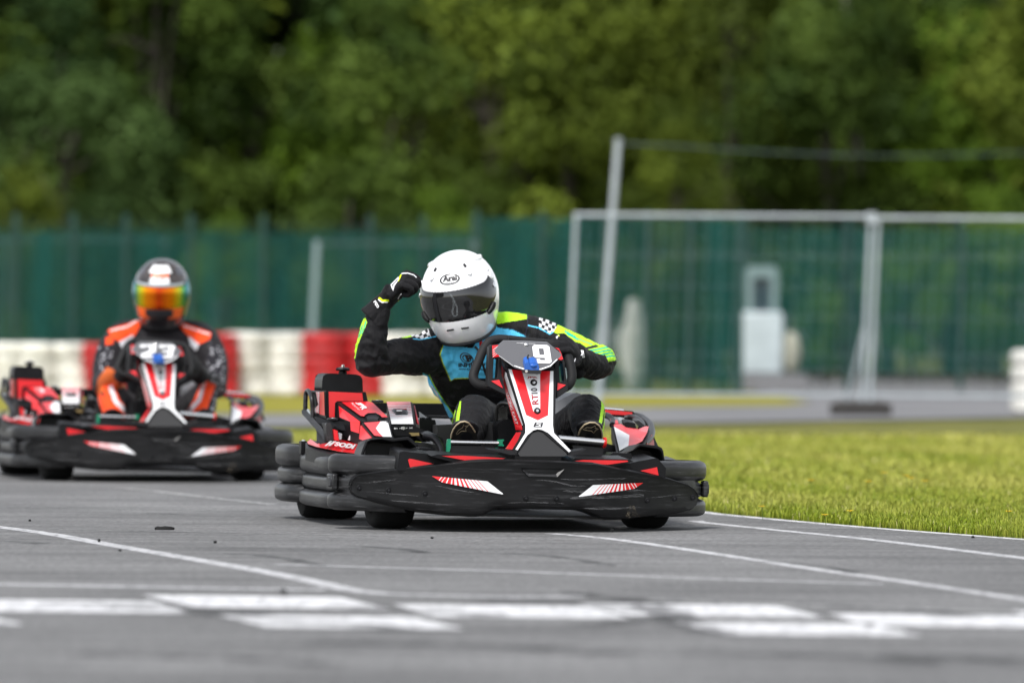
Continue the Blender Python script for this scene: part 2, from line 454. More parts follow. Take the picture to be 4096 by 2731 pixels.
# ---- chassis: floor, tubes, axle, beams
b = B()
b.prism([(-.30, -.30, .045), (.30, -.30, .045), (.36, .10, .045), (.40, 1.0, .045), (-.40, 1.0, .045), (-.36, .10, .045)], (0, 0, .008), M['dark'])
for sx in (-1, 1):
    b.tube(smooth_path([(sx*.22, -.33, .07), (sx*.27, -.1, .07), (sx*.30, .3, .06), (sx*.33, .8, .06), (sx*.36, 1.25, .12)], 4), .016, M['dark'])
    b.tube([(sx*.27, -.02, .09), (sx*.40, 0, .12)], .018, M['dark'])
b.tube([(-.52, 1.06, .137), (.54, 1.06, .137)], .02, M['chrome'])
b.tube([(-.28, -.33, .09), (.28, -.33, .09)], .016, M['dark'])
b.build('chassis', kart, smooth=40)
# transverse rear beam seen behind the driver
b = B()
b.prism(poly([(1470, 1609), (1600, 1612), (1840, 1614), (2260, 1622), (2260, 1668), (1840, 1664), (1670, 1660), (1470, 1650)], 1.18), (0, .06, 0), M['plastic'])
b.prism(poly([(1660, 1661), (1850, 1666), (1850, 1676), (1660, 1671)], 1.10), (0, .12, 0), M['plastic'])
b.build('rear_beam', kart, bevel=.006)
# ---- nose tray (flat panels behind the front bumper)
for pts, topred, tri, seam in (
    ([(1588, 1880), (1598, 1808), (1614, 1804), (1724, 1817), (1867, 1846), (1900, 1860), (1880, 1880)], None, [(1631, 1838), (1638, 1834), (1650, 1836), (1745, 1857), (1641, 1875)], -1),
    ([(2480, 1900), (2440, 1866), (2533, 1848), (2620, 1832), (2632, 1834), (2664, 1872), (2660, 1915)], None, [(2560, 1882), (2627, 1868), (2633, 1901)], 1)):
    b = B()
    b.prism(poly(pts, -.300), (0, .20, .012), M['plastic'])
    w = b.build('nose_wing', kart, bevel=.006)
    b = B(); decal(b, tri, -.300, M['red'], .004); b.build('red_sticker', w)
b = B()
b.prism(poly([(1722, 1824), (1750, 1817), (2032, 1830), (2060, 1858), (1870, 1862)], -.375), (0, .18, .010), M['plastic'])
b.prism(poly([(2285, 1846), (2300, 1833), (2515, 1836), (2535, 1846), (2440, 1868), (2290, 1868)], -.375), (0, .18, .010), M['plastic'])
b.prism([(-.25, -.31, .16), (.25, -.31, .16), (.25, -.20, .16), (-.25, -.20, .16)], (0, 0, .03), M['dark'])
tray = b.build('nose_tray', kart, bevel=.005)
for q in ([(1766, 1823), (1850, 1822), (2022, 1832), (1960, 1845), (1878, 1844)], [(2297, 1843), (2330, 1839), (2508, 1841), (2512, 1846), (2431, 1858), (2330, 1852)]):
    b = B(); decal(b, q, -.375, M['red'], .004); b.build('red_sticker', tray)

# ---- steering fairing
def yf(px, py): return -.215-.17*(py-1390)/400.0
b = B()
core = [(2001, 1434), (2035, 1470), (2224, 1470), (2226, 1560), (2221, 1700), (2224, 1728), (2282, 1806), (2345, 1796), (2300, 1812), (2276, 1820), (2065, 1820), (2020, 1810), (1951, 1796), (2022, 1798), (2062, 1742), (2030, 1580)]
b.prism(poly([(2028, 1466), (2222, 1472), (2224, 1560), (2219, 1700), (2222, 1728), (2286, 1806), (2276, 1816), (2170, 1724), (2150, 1719), (2128, 1726), (2064, 1816), (2054, 1800), (2096, 1724), (2099, 1700)], yf), (0, .05, 0), M['plastic'])
fair = b.build('steering_fairing', kart, bevel=.005)
# left flank: shaded side face running back
b = B()
fl_o = [(2001, 1436), (2004, 1520), (2024, 1582), (2059, 1700), (2066, 1728), (2020, 1797)]
fl_i = [(2028, 1466), (2034, 1500), (2055, 1560), (2097, 1700), (2097, 1728), (2056, 1802)]
rows = []
def yfl(px, py): return yf(px, py)+.12
rows = [[P(x, y, yfl(x, y)) for x, y in fl_o], [P(x, y, yf(x, y)+.004) for x, y in fl_i]]
b.grid(rows, M['plastic'])
rr = [(.08, .95)]
def flq(u, t0, t1):
    return u
b2 = B()
def fl_pt(i_f, u, lift=.0025):
    i = min(int(i_f), len(fl_o)-2); k = i_f-i
    a = V(fl_o[i]).lerp(V(fl_o[i+1]), k); c = V(fl_i[i]).lerp(V(fl_i[i+1]), k); q = a.lerp(c, u)
    y = (yfl(a.x, a.y))*(1-u)+(yf(c.x, c.y)+.004)*u
    return P(q.x, q.y, y)+V((-lift, -lift, 0))
def fl_patch(pts, m):
    b2.add([fl_pt(i, u) for i, u in pts], [list(range(len(pts)))], m)
fl_patch([(.15, .1), (1, .06), (1, .5), (.55, .62)], M['red'])
fl_patch([(1, .06), (2, .05), (2, .42), (1, .5)], M['red'])
fl_patch([(2, .05), (3, .04), (3, .8), (2, .42)], M['red'])
fl_patch([(3, .04), (3.7, .04), (3.7, .86), (3, .8)], M['red'])
fl_patch([(.6, .68), (1, .54), (1, .88), (.75, .9)], M['white'])
fl_patch([(1, .54), (2, .46), (2, .88), (1, .88)], M['white'])
fl_patch([(2, .46), (3, .83), (3, .92), (2, .88)], M['white'])
fl_patch([(4.0, .04), (4.95, .06), (4.95, .8), (4.0, .9)], M['red'])
vs, fs = text_mesh('RACING KART', .01)
b2.add([fl_pt(1.92+u*1.05, .12+.05*u+v*.30, .0034) for u, v in vs], fs, M['white'])
flank = b.build('fairing_flank', kart, smooth=40)
so = flank.modifiers.new('thick', 'SOLIDIFY'); so.thickness = .006; so.offset = -1
b2.build('side_sticker', flank, recalc=True)
# front graphics
b = B()
def wt(pts, m, off): decal(b, pts, yf, m, off, .0006)
# white field, cut round the red V so no faces overlap
wt([(2033, 1476), (2046, 1478), (2104, 1660), (2151, 1681), (2192, 1661), (2200, 1484), (2213, 1484), (2211, 1700), (2215, 1731), (2283, 1803), (2275, 1808), (2192, 1731), (2168, 1719), (2150, 1716), (2132, 1721), (2108, 1741), (2070, 1800), (2061, 1797), (2101, 1731), (2101, 1700)], M['white'], .002)
wt([(2046, 1478), (2087, 1482), (2133, 1645), (2142, 1647), (2151, 1681), (2104, 1660)], M['red'], .002)
wt([(2160, 1484), (2200, 1484), (2192, 1661), (2151, 1681), (2142, 1647), (2160, 1638)], M['red'], .002)
wt([(2087, 1482), (2160, 1484), (2160, 1638), (2142, 1647), (2133, 1645)], M['white'], .002)
glyphs(b, text_mesh('RT', .02), [(2128, 1618), (2125, 1577), (2150, 1576), (2154, 1616)], yf, M['linered'], .0046)
glyphs(b, text_mesh('10', .02), [(2125, 1574), (2122, 1552), (2147, 1551), (2150, 1574)], yf, M['print'], .0046)
glyphs(b, text_mesh('JPR', .03), [(2108, 1505), (2150, 1507), (2149, 1515), (2107, 1513)], yf, M['linered'], .0046)
glyphs(b, text_mesh('RACING KART', 0), [(2108, 1516), (2149, 1518), (2148, 1520), (2107, 1518)], yf, M['pale'], .0046)
# S badge
wt([(2139, 1689), (2172, 1690), (2167, 1708), (2132, 1707)], M['print'], .0034)
glyphs(b, polys([[(.2, .9), (.85, .9), (.8, .7), (.4, .7), (.4, .58), (.2, .58)], [(.2, .58), (.4, .58), (.62, .42), (.85, .36), (.85, .42), (.4, .64)], [(.62, .42), (.85, .42), (.85, .1), (.15, .1), (.2, .26), (.62, .26)]]),
       [(2140, 1690), (2170, 1691), (2165, 1707), (2135, 1706)], yf, M['white'], .0052)
b.build('fairing_graphics', fair)
# fine white hatching beside the V is part of the print; bolts
for px, py in ((2134, 1530), (2148, 1643)):
    b = B(); c = P(px, py, yf(px, py))+V((0, -.004, 0))
    b.lathe([(.012, -.002), (.012, .002), (.007, .0035), (0.001, .0035)], M['plastic'], c, (0, -1, .3), 16); b.lathe([(.006, .0036), (.005, .006), (0.0005, .006)], M['chrome'], c, (0, -1, .3), 14)
    b.build('bolt', fair, smooth=30)
# black arch and winglets below the V
b = B()
b.prism(poly([(2150, 1722), (2170, 1726), (2190, 1738), (2268, 1814), (2262, 1824), (2080, 1824), (2070, 1812), (2110, 1746), (2130, 1728)], lambda x, y: yf(x, y)+.006), (0, .06, 0), M['dark'])
b.prism(poly([(1951, 1796), (2000, 1799), (2056, 1802), (2072, 1818), (2040, 1818), (2000, 1808)], lambda x, y: yf(x, y)+.002), (0, .07, .004), M['plastic'])
b.prism(poly([(2347, 1795), (2310, 1801), (2284, 1806), (2268, 1820), (2300, 1820), (2330, 1806)], lambda x, y: yf(x, y)+.002), (0, .07, .004), M['plastic'])
b.build('fairing_foot', kart, bevel=.004)
# ears: two open frames
def ear(out, hole, name, dep=.05):
    b = B(); n = len(out)
    yo = lambda x, y: yf(x, y)+.03
    o1 = poly(out, yo); h1 = poly(hole, yo); d = V((0, dep, 0))
    vs = o1+h1+[p+d for p in o1]+[p+d for p in h1]
    fs = []
    for i in range(n):
        j = (i+1) % n
        fs += [(i, j, n+j, n+i), (2*n+j, 2*n+i, 3*n+i, 3*n+j), (j, i, 2*n+i, 2*n+j), (n+i, n+j, 3*n+j, 3*n+i)]
    b.add(vs, fs, M['plastic'])
    return b.build(name, kart, bevel=.003)
e1 = ear([(1958, 1386), (1969, 1378), (2003, 1376), (2006, 1440), (2008, 1500), (2026, 1582), (1951, 1545), (1953, 1470)],
         [(1975, 1436), (1979, 1434), (1988, 1434), (1993, 1437), (1991, 1475), (1989, 1513), (1972, 1515), (1973, 1475)], 'fairing_ear')
e2 = ear([(2214, 1386), (2237, 1391), (2256, 1439), (2264, 1500), (2272, 1562), (2226, 1594), (2223, 1520), (2220, 1440)],
         [(2236, 1447), (2240, 1445), (2249, 1447), (2253, 1480), (2257, 1524), (2240, 1533), (2238, 1500), (2236, 1465)], 'fairing_ear')
yo = lambda x, y: yf(x, y)+.03
b = B()
decal(b, [(1968, 1382), (1998, 1379), (1998, 1392), (1980, 1404), (1990, 1414), (1999, 1426), (1970, 1430)], yo, M['red'])
decal(b, [(1964, 1524), (1996, 1519), (2011, 1553)], yo, M['red'])
for k in range(4): decal(b, [(1970, 1400+k*9), (1990, 1384+k*9), (1990, 1386+k*9), (1970, 1402+k*9)], yo, M['white'], .0040, .0004)
b.build('red_sticker', e1)
b = B()
decal(b, [(2218, 1390), (2235, 1394), (2252, 1436), (2244, 1440), (2228, 1436), (2246, 1418), (2240, 1404)], yo, M['red'])
decal(b, [(2230, 1531), (2263, 1540), (2228, 1562)], yo, M['red'])
b.build('red_sticker', e2)
# hub behind the fairing
b = B()
b.prism(poly([(2000, 1390), (2215, 1395), (2215, 1480), (2200, 1560), (2190, 1700), (2110, 1700), (2060, 1570), (2025, 1470)], lambda x, y: yf(x, y)+.055), (0, .05, 0), M['dark'])
b.tube([P(2110, 1450, -.05), P(2135, 1800, -.05)], .018, M['dark'])
b.tube([P(2100, 1450, -.06), P(2090, 1560, .12)], .02, M['dark'])
b.build('steering_column', kart)
# number plate
def yp(px, py): return -.215-.10*(py-1363)/118.0
b = B()
b.prism(poly([(2015, 1363), (2001, 1375), (1980, 1402), (1981, 1410), (2058, 1470), (2093, 1481), (2164, 1482), (2202, 1468), (2246, 1421), (2244, 1414), (2190, 1370), (2100, 1364)], yp), (0, .008, .002), M['plate'])
plate = b.build('number_plate', kart, bevel=.003, seg=3)
b = B()
decal(b, [(2052, 1463), (2060, 1462), (2095, 1473), (2163, 1474), (2200, 1461), (2226, 1436), (2230, 1438), (2202, 1465), (2164, 1479), (2093, 1478)], yp, M['white'], .002, .0006)
glyphs(b, text_mesh('sodikart.com', .01), [(2066, 1370), (2140, 1373), (2140, 1376), (2066, 1373)], yp, M['white'], .003)
for k in range(14): decal(b, [(1998+k*4, 1423+k*2.9), (2000+k*4, 1424+k*2.9), (1998+k*4, 1426+k*2.9), (1996+k*4, 1425+k*2.9)], yp, M['white'], .002, .0004)
b.build('plate_graphics', plate)
b = B(); glyphs(b, NINE, [(2127, 1379), (2196, 1380), (2207, 1454), (2137, 1453)], yp, M['white'], .0035)
nine = b.build('number', plate)
for px, py in ((2105, 1377), (2118, 1434)):
    b = B(); b.lathe([(.0075, -.001), (.007, .003), (.003, .005), (0.0005, .005)], M['chrome'], P(px, py, yp(px, py))+V((0, -.003, 0)), (0, -.75, .65), 14); b.build('bolt', plate, smooth=35)
# transponder
b = B()
yt_ = lambda x, y: yp(2120, 1470)-.012
b.prism(poly([(2097, 1474), (2100, 1454), (2108, 1449), (2116, 1449), (2118, 1478), (2098, 1480)], yt_), (0, .03, .02), M['blue'])
b.prism(poly([(2116, 1460), (2120, 1452), (2138, 1448), (2152, 1455), (2156, 1466), (2157, 1480), (2118, 1480)], yt_), (0, .03, .018), M['blue'])
b.lathe([(.015, -.006), (.015, .004), (.011, .006), (0.001, .006)], M['blue'], P(2133, 1458, yp(2120, 1470)-.005), (0, -.4, .9), 20)
tp = b.build('transponder', kart, bevel=.003)
b = B()
b.prism(poly([(2093, 1477), (2164, 1483), (2164, 1494), (2150, 1496), (2094, 1491)], lambda x, y: yp(2120, 1480)-.02), (0, .03, 0), M['print'])
b.lathe([(.006, 0), (.005, .003), (0.0005, .003)], M['chrome'], P(2105, 1484, yp(2120, 1480)-.021), (0, -1, 0), 12)
b.tube([P(2111, 1453, -.31), P(2108, 1440, -.30), P(2110, 1428, -.29), P(2114, 1420, -.28)], .003, M['cable'], 6)
b.build('transponder_bracket', tp, smooth=30)
# steering wheel
b = B()
def ysw(px, py): return -.055-.07*(py-1360)/190.0
lp = [(2000, 1356), (1962, 1364), (1936, 1394), (1912, 1450), (1894, 1496), (1897, 1520), (1915, 1537), (1950, 1545), (2030, 1555), (2120, 1560), (2210, 1560), (2262, 1548), (2284, 1524), (2287, 1490), (2276, 1440), (2258, 1396), (2225, 1380), (2150, 1372), (2080, 1364)]
lp = smooth_path(lp+[lp[0]], 4)[:-1]
b.tube([P(x, y, ysw(x, y)) for x, y in lp], .0170, M['foam'], 14, closed=True)
sw = b.build('steering_wheel', kart, smooth=60)
b = B()
for q in ((2030, 1363), (2180, 1378)): b.box(P(q[0], q[1]+2, -.06), (.005, .04, .04), M['dark'])
b.prism(poly([(2035, 1352), (2175, 1366), (2175, 1380), (2035, 1368)], -.078), (0, .012, .0), M['plastic'])
b.build('spoke', sw, bevel=.002)
# ---- pedals
b = B()
def pedal(pts, m, r=.0075): return [P(*q) for q in pts]
p0 = P(1802, 1768, -.20); p1 = P(1994, 1772, -.20)
b.tube([p0.lerp(p1, i/20) for i in range(21)], [.0078 if i % 2 else .0074 for i in range(21)], M['chrome'], 12)
b.prism(poly([(1800, 1781), (1994, 1785), (1994, 1812), (1800, 1806)], -.188), (0, .01, 0), M['dark'])
lp_ = b.build('pedal', kart, smooth=40)
b = B()
b.prism(poly([(1791, 1757), (1803, 1755), (1803, 1790), (1796, 1812), (1788, 1810), (1788, 1780)], -.205), (0, .02, 0), M['green'])
b.prism(poly([(1993, 1758), (2016, 1757), (2016, 1763), (2011, 1764), (2011, 1776), (2016, 1778), (2016, 1784), (1993, 1782)], -.205), (0, .02, 0), M['green'])
b.tube([P(1986, 1790, -.19), P(1984, 1830, -.16)], .006, M['green'])
b.build('pedal_bracket', lp_, bevel=.002)
b = B()
p0 = P(2232, 1752, -.20); p1 = P(2418, 1769, -.20)
b.tube([p0.lerp(p1, i/20) for i in range(21)], [.0125 if i % 2 else .0120 for i in range(21)], M['chrome'], 14)
b.prism(poly([(2290, 1780), (2412, 1790), (2412, 1830), (2300, 1818)], -.185), (0, .01, 0), M['dark'])
rp_ = b.build('pedal', kart, smooth=40)
b = B(); b.lathe([(.0185, -.004), (.0185, .004), (.012, .006), (.001, .006)], M['redcap'], p1, (1, .05, -.05), 18)
b.prism(poly([(2416, 1750), (2425, 1754), (2424, 1788), (2415, 1792)], -.19), (0, .02, 0), M['redcap'])
b.build('end_cap', rp_, smooth=40)
# ---- engine side: air box, covers, hoop, side pods
b = B()
ab = [(1287, 1562), (1289, 1520), (1293, 1503), (1304, 1495), (1320, 1493), (1424, 1497), (1442, 1503), (1450, 1516), (1452, 1566)]
b.prism(poly(ab, .66), (0, .18, 0), M['plastic'])
airbox = b.build('air_box', kart, bevel=.012, seg=4)
b = B(); c = P(1371, 1490, .74)
b.lathe([(.016, -.01), (.016, .004), (.012, .006), (.026, .007), (.028, .012), (.024, .018), (.010, .02), (0.001, .02)], M['plastic'], c, (0, 0, 1), 10)
b.lathe([(.006, .020), (.006, .028), (.0005, .030)], M['chrome'], c, (0, 0, 1), 10)
b.build('knob', airbox, smooth=30)
b = B()
b.prism(poly([(1300, 1563), (1463, 1567), (1472, 1606), (1472, 1640), (1350, 1690), (1304, 1680), (1299, 1620)], .60), (-.015, .26, 0), M['plastic'])
cover = b.build('engine_cover', kart, bevel=.006)
b = B()
decal(b, [(1314, 1566), (1448, 1572), (1452, 1604), (1348, 1604), (1339, 1612), (1338, 1668), (1316, 1669)], .60, M['red'], .003)
b.build('red_sticker', cover)
# side face of the cover (striped), lies on the face that runs back
b = B()
def side(px, py):    # points of the left face: y rises as px falls
    k = (1300-px)/42.0
    return .60+.20*k
def sidep(px, py, lift=.003): return P(px, py, side(px, py))+V((-lift, -lift, 0))
q = [(1299, 1567), (1262, 1568), (1257, 1652), (1302, 1663)]
b.add([sidep(*p, 0) for p in [(1303, 1562), (1264, 1561), (1256, 1660), (1304, 1672)]], [(0, 1, 2, 3)], M['plastic'])
b.add([sidep(*p) for p in [(1299, 1566), (1281, 1567), (1280, 1656), (1302, 1662)]], [(0, 1, 2, 3)], M['red'])
for k in range(6):
    x0 = 1278-k*3.6; w = 1.9
    b.add([sidep(x0+w, 1567), sidep(x0, 1567), sidep(x0-2, 1652-k), sidep(x0+w-2, 1652-k)], [(0, 1, 2, 3)], M['white'])
    b.add([sidep(x0, 1567), sidep(x0-1.7, 1567), sidep(x0-3.7, 1652-k), sidep(x0-2, 1652-k)], [(0, 1, 2, 3)], M['red'])
b.build('striped_panel', cover)
# sloping middle cover: roof from (y .56) down to the front (y .40)
def slab(rt, lt, m, name, par, drop=.03, bev=.005):
    """rt: roof polygon with depths; walls drop straight down"""
    b = B(); pts = [P(*q) for q in rt]; b.prism(pts, (0, 0, -drop), m)
    return b.build(name, par, bevel=bev)
mid = slab([(1349, 1609, .58), (1476, 1606, .58), (1494, 1611, .57), (1562, 1678, .40), (1556, 1686, .38), (1445, 1686, .38), (1437, 1677, .40)], None, M['plastic'], 'engine_shroud', kart, .10)
def ym(px, py): return .58-.19*(py-1608)/70.0
b = B()
def roof(b, pts, yfun, m, lift=.002):
    v = [P(x, y, yfun(x, y))+V((0, -lift*.5, lift)) for x, y in pts]; b.prism(v, (0, 0, -.001), m)
roof(b, [(1367, 1612), (1472, 1609), (1490, 1614), (1550, 1671), (1528, 1672), (1518, 1662), (1500, 1659), (1470, 1660), (1456, 1668), (1442, 1666)], ym, M['red'], .004)
vs, fs = text_mesh('JPR', .05)
def roof_text(b, g, quad, yfun, m, lift=.005):
    vs, fs = g; tl, tr, br, bl = [V(q) for q in quad]; pts = []
    for u, v in vs:
        q = (bl*(1-u)+br*u)*(1-v)+(tl*(1-u)+tr*u)*v; pts.append(P(q.x, q.y, yfun(q.x, q.y))+V((0, -lift*.5, lift)))
    b.add(pts, fs, m)
roof_text(b, text_mesh('JPR', .05), [(1440, 1614), (1475, 1640), (1440, 1648), (1420, 1616)], ym, M['white'], .006)
roof_text(b, text_mesh('RACING KART', .0), [(1412, 1616), (1440, 1646), (1434, 1647), (1402, 1618)], ym, M['white'], .006)
b.build('red_sticker', mid)
b = B(); b.prism([p+V((0, 0, .005)) for p in [P(1461, 1668, ym(0, 1668)), P(1472, 1662, ym(0, 1662)), P(1502, 1661, ym(0, 1661)), P(1518, 1670, ym(0, 1670)), P(1512, 1681, ym(0, 1681)), P(1470, 1679, ym(0, 1679))]], (0, 0, -.01), M['print'])
b.tube([P(1461, 1668, .41)+V((0, 0, .006)), P(1472, 1661, .43)+V((0, 0, .006)), P(1502, 1660, .43)+V((0, 0, .006)), P(1519, 1669, .41)+V((0, 0, .006))], .003, M['plastic'])
b.build('grip_hole', mid)
# red flank of the shroud and lower cover
b = B()
b.prism(poly([(1350, 1612, .58), (1440, 1681, .385), (1443, 1690, .38), (1440, 1736, .38), (1406, 1726, .42), (1404, 1690, .43), (1361, 1672, .52), (1353, 1640, .57)], 0), (.02, .01, 0), M['plastic'])
fl = b.build('shroud_flank', kart, bevel=.003)
b = B(); b.prism(shift(poly([(1359, 1623, .565), (1443, 1686, .385), (1440, 1733, .385), (1407, 1722, .42), (1405, 1686, .43), (1362, 1668, .525)], 0), (-.004, -.003, 0)), (.002, .001, 0), M['red']); b.build('red_sticker', fl)
low = slab([(1446, 1691, .37), (1530, 1685, .37), (1556, 1684, .37), (1574, 1752, .18), (1494, 1753, .18)], None, M['plastic'], 'fuel_cover', kart, .05)
def yl(px, py): return .37-.19*(py-1690)/62.0
b = B()
roof(b, [(1455, 1694), (1522, 1689), (1503, 1716), (1513, 1731), (1497, 1745)], yl, M['red'], .004)
roof(b, [(1522, 1689), (1550, 1688), (1566, 1750), (1530, 1749), (1513, 1731), (1503, 1716)], yl, M['white'], .004)
roof(b, [(1513, 1731), (1530, 1749), (1497, 1745)], yl, M['red'], .004)
b.build('cover_graphics', low)
b = B(); b.prism(poly([(1442, 1700, .37), (1486, 1750, .20), (1464, 1764, .20), (1436, 1755, .33)], 0), (.02, .01, 0), M['red']); b.build('cover_flank', kart, bevel=.003)
# grille dark behind
b = B(); b.prism(poly([(1300, 1690), (1440, 1735), (1460, 1775), (1300, 1775)], .56), (0, .2, 0), M['dark'])
b.prism(poly([(1334, 1716), (1350, 1722), (1356, 1762), (1338, 1760)], .50), (0, .03, 0), M['red']); b.prism(poly([(1356, 1730), (1368, 1734), (1366, 1756), (1358, 1758)], .49), (0, .02, 0), M['steel']); b.prism(poly([(1399, 1740), (1411, 1741), (1406, 1760), (1394, 1760)], .47), (0, .02, 0), M['white'])
b.build('engine_block', kart, bevel=.003)
# black lower beam of the engine cover
b = B(); b.prism(poly([(1262, 1664, .70), (1304, 1678, .60), (1352, 1680, .58), (1400, 1690, .50), (1408, 1700, .48), (1407, 1728, .48), (1330, 1712, .56), (1300, 1700, .6), (1266, 1690, .7)], 0), (0, .06, 0), M['plastic']); b.build('engine_beam', kart, bevel=.008, seg=3)
b = B()
for x, y, yy in ((1330, 1676, .57), (1510, 1605, .61)):
    b = B(); b.box(P(x, y, yy), (.04, .03, .008), M['print']); b.box(P(x+4, y-3, yy), (.02, .02, .006), M['chrome']); b.build('latch', kart, bevel=.002)
# white hatched cover with a grip hole, on the driver's side
hat = slab([(1548, 1608, .66), (1642, 1607, .66), (1653, 1612, .65), (1664, 1697, .42), (1654, 1703, .41), (1563, 1704, .41)], None, M['plastic'], 'battery_cover', kart, .06)
def yh(px, py): return .66-.245*(py-1608)/92.0
b = B()
nst = 15
for k in range(nst):
    y0 = 1610+k*5.9; y1 = y0+5.9
    if y0 > 1697: break
    fr = max(0, 1-k/11.0)
    ed = lambda y: (1546+(y-1609)*.22, 1641+(y-1609)*.135)
    ys = y0+5.9*(1-fr*.8)
    l0, r0 = ed(y0); l1, r1 = ed(ys); l2, r2 = ed(y1)
    hole = 1640 < y0+3 < 1664
    spans = [(0, 1)] if not hole else [(0, .27), (.80, 1)]
    for a, c in spans:
        roof(b, [(l0+(r0-l0)*a, y0), (l0+(r0-l0)*c, y0), (l1+(r1-l1)*c, ys), (l1+(r1-l1)*a, ys)], yh, M['white'], .004)
        if fr > 0: roof(b, [(l1+(r1-l1)*a, ys), (l1+(r1-l1)*c, ys), (l2+(r2-l2)*c, y1), (l2+(r2-l2)*a, y1)], yh, M['red'], .004)
b.build('hatched_sticker', hat)
b = B()
ho = [(1566, 1646), (1576, 1641), (1612, 1642), (1632, 1652), (1630, 1661), (1608, 1662), (1576, 1657)]
roof(b, ho, yh, M['plate'], .0062)
roof(b, [(1575, 1648), (1580, 1644), (1610, 1645), (1625, 1654), (1622, 1659), (1606, 1660), (1580, 1655)], yh, M['print'], .0074)
b.tube([P(1585, 1652, .53)+V((0, 0, .009)), P(1608, 1652, .53)+V((0, 0, .009))], .004, M['chrome'])
b.build('grip_hole', hat, smooth=30)
b = B(); b.prism(poly([(1655, 1620, .62), (1670, 1690, .43), (1672, 1696, .43), (1656, 1690, .6)], 0), (.004, .0, 0), M['linered']); b.build('red_flank', hat)
b = B()
b.prism(poly([(1560, 1702), (1655, 1702), (1690, 1716), (1704, 1730), (1704, 1768), (1690, 1768), (1664, 1744), (1580, 1742)], .40), (0, .2, 0), M['plastic'])
panel = b.build('switch_panel', kart, bevel=.006)
b = B()
glyphs(b, text_mesh('START', .01), [(1636, 1709), (1651, 1708.5), (1651, 1713), (1636, 1713.5)], .40, M['white'])
glyphs(b, text_mesh('ON', .01), [(1596.5, 1711), (1603, 1711), (1603, 1714), (1596.5, 1714)], .40, M['white'])
glyphs(b, text_mesh('OFF', .01), [(1621, 1710), (1629, 1710), (1629, 1713.5), (1621, 1713.5)], .40, M['white'])
glyphs(b, polys([[(0, 0), (1, 0), (1, 1), (0, 1)]]), [(1576, 1710), (1582, 1710), (1582, 1716), (1576, 1716)], .40, M['white'])
glyphs(b, polys([[(0, .4), (.4, .4), (.5, .1), (.8, .3), (1, .45), (1, .6), (.8, .7), (.5, .95), (.4, .6), (0, .6)]]), [(1582.5, 1710), (1590, 1710), (1590, 1716), (1582.5, 1716)], .40, M['white'])
b.lathe([(.0058, .0), (.0058, .004), (.0005, .004)], M['chrome'], P(1613, 1712, .398), (0, -1, 0), 14)
b.tube([P(1606, 1709, .398), P(1612, 1708, .398), P(1618, 1709, .398), P(1619, 1713, .398), P(1612, 1716, .398), P(1606, 1715, .398)], .0012, M['white'], 6, closed=True)
b.build('switch_print', panel)
# things between the covers and the driver: reservoirs, hoses, brackets
b = B()
b.prism(poly([(1678, 1676), (1740, 1678), (1744, 1690), (1744, 1740), (1680, 1736)], .62), (0, .12, 0), M['plastic'])
for x in (1690, 1715): b.lathe([(.012, -.004), (.012, .006), (.001, .006)], M['plastic'], P(x, 1675, .66), (0, 0, 1), 14)
b.build('reservoir', kart, bevel=.005)
b = B()
b.prism(poly([(1690, 1740), (1730, 1735), (1770, 1750), (1776, 1768), (1756, 1775), (1720, 1756)], .30), (0, .1, .01), M['plastic'])
b.prism(poly([(1678, 1790), (1740, 1792), (1746, 1820), (1680, 1820)], .05), (0, .12, 0), M['plastic'])
b.tube([P(*q) for q in smooth_path([(1700, 1745, .28), (1740, 1756, .2), (1765, 1790, .12), (1772, 1820, .05)], 5)], .013, M['plastic'])
b.prism(poly([(1700, 1745), (1712, 1738), (1718, 1745), (1720, 1766), (1708, 1766)], .26), (0, .02, 0), M['print'])
b.prism(poly([(1636, 1730), (1676, 1730), (1678, 1742), (1648, 1743)], .36), (0, .01, 0), M['brass'])
b.build('bracket', kart, bevel=.004)
b = B()
b.prism(poly([(1560, 1760), (1700, 1770), (1800, 1790), (1800, 1850), (1620, 1850)], .30), (0, .25, 0), M['dark'])
b.prism(poly([(1750, 1700), (2060, 1690), (2060, 1850), (1750, 1850)], .46), (0, .10, 0), M['dark'])
b.prism(poly([(2060, 1700), (2250, 1720), (2520, 1800), (2520, 1850), (2060, 1850)], .40), (0, .12, 0), M['dark'])
b.build('floor_box', kart)
# silver brake cylinder, hose and black console beside the column
b = B()
b.prism(poly([(1994, 1628), (2014, 1622), (2030, 1628), (2030, 1676), (1994, 1680)], .03), (0, .05, 0), M['chrome'])
b.lathe([(.016, 0), (.016, .02), (.010, .026), (.001, .026)], M['plastic'], P(2012, 1632, .05), (0, 0, 1), 14)
b.lathe([(.022, 0), (.022, .05), (.016, .06), (.001, .06)], M['plastic'], P(2036, 1660, .06), (0, 0, 1), 14)
b.build('brake_cylinder', kart, bevel=.003)
b = B(); b.tube([P(*q) for q in smooth_path([(1985, 1690, .06), (1984, 1650, .05), (1992, 1620, .04), (2012, 1612, .03), (2034, 1616, .02)], 6)], .0055, M['cable'], 8); b.build('brake_hose', kart, smooth=60)
b = B()
b.prism(poly([(1990, 1695), (2012, 1678), (2040, 1676), (2062, 1700), (2070, 1800), (1996, 1812)], -.02), (0, .14, 0), M['plastic'])
b.prism(poly([(1940, 1690), (1990, 1686), (1996, 1800), (1940, 1800)], .08), (0, .1, 0), M['dark'])
b.build('console', kart, bevel=.010, seg=3)
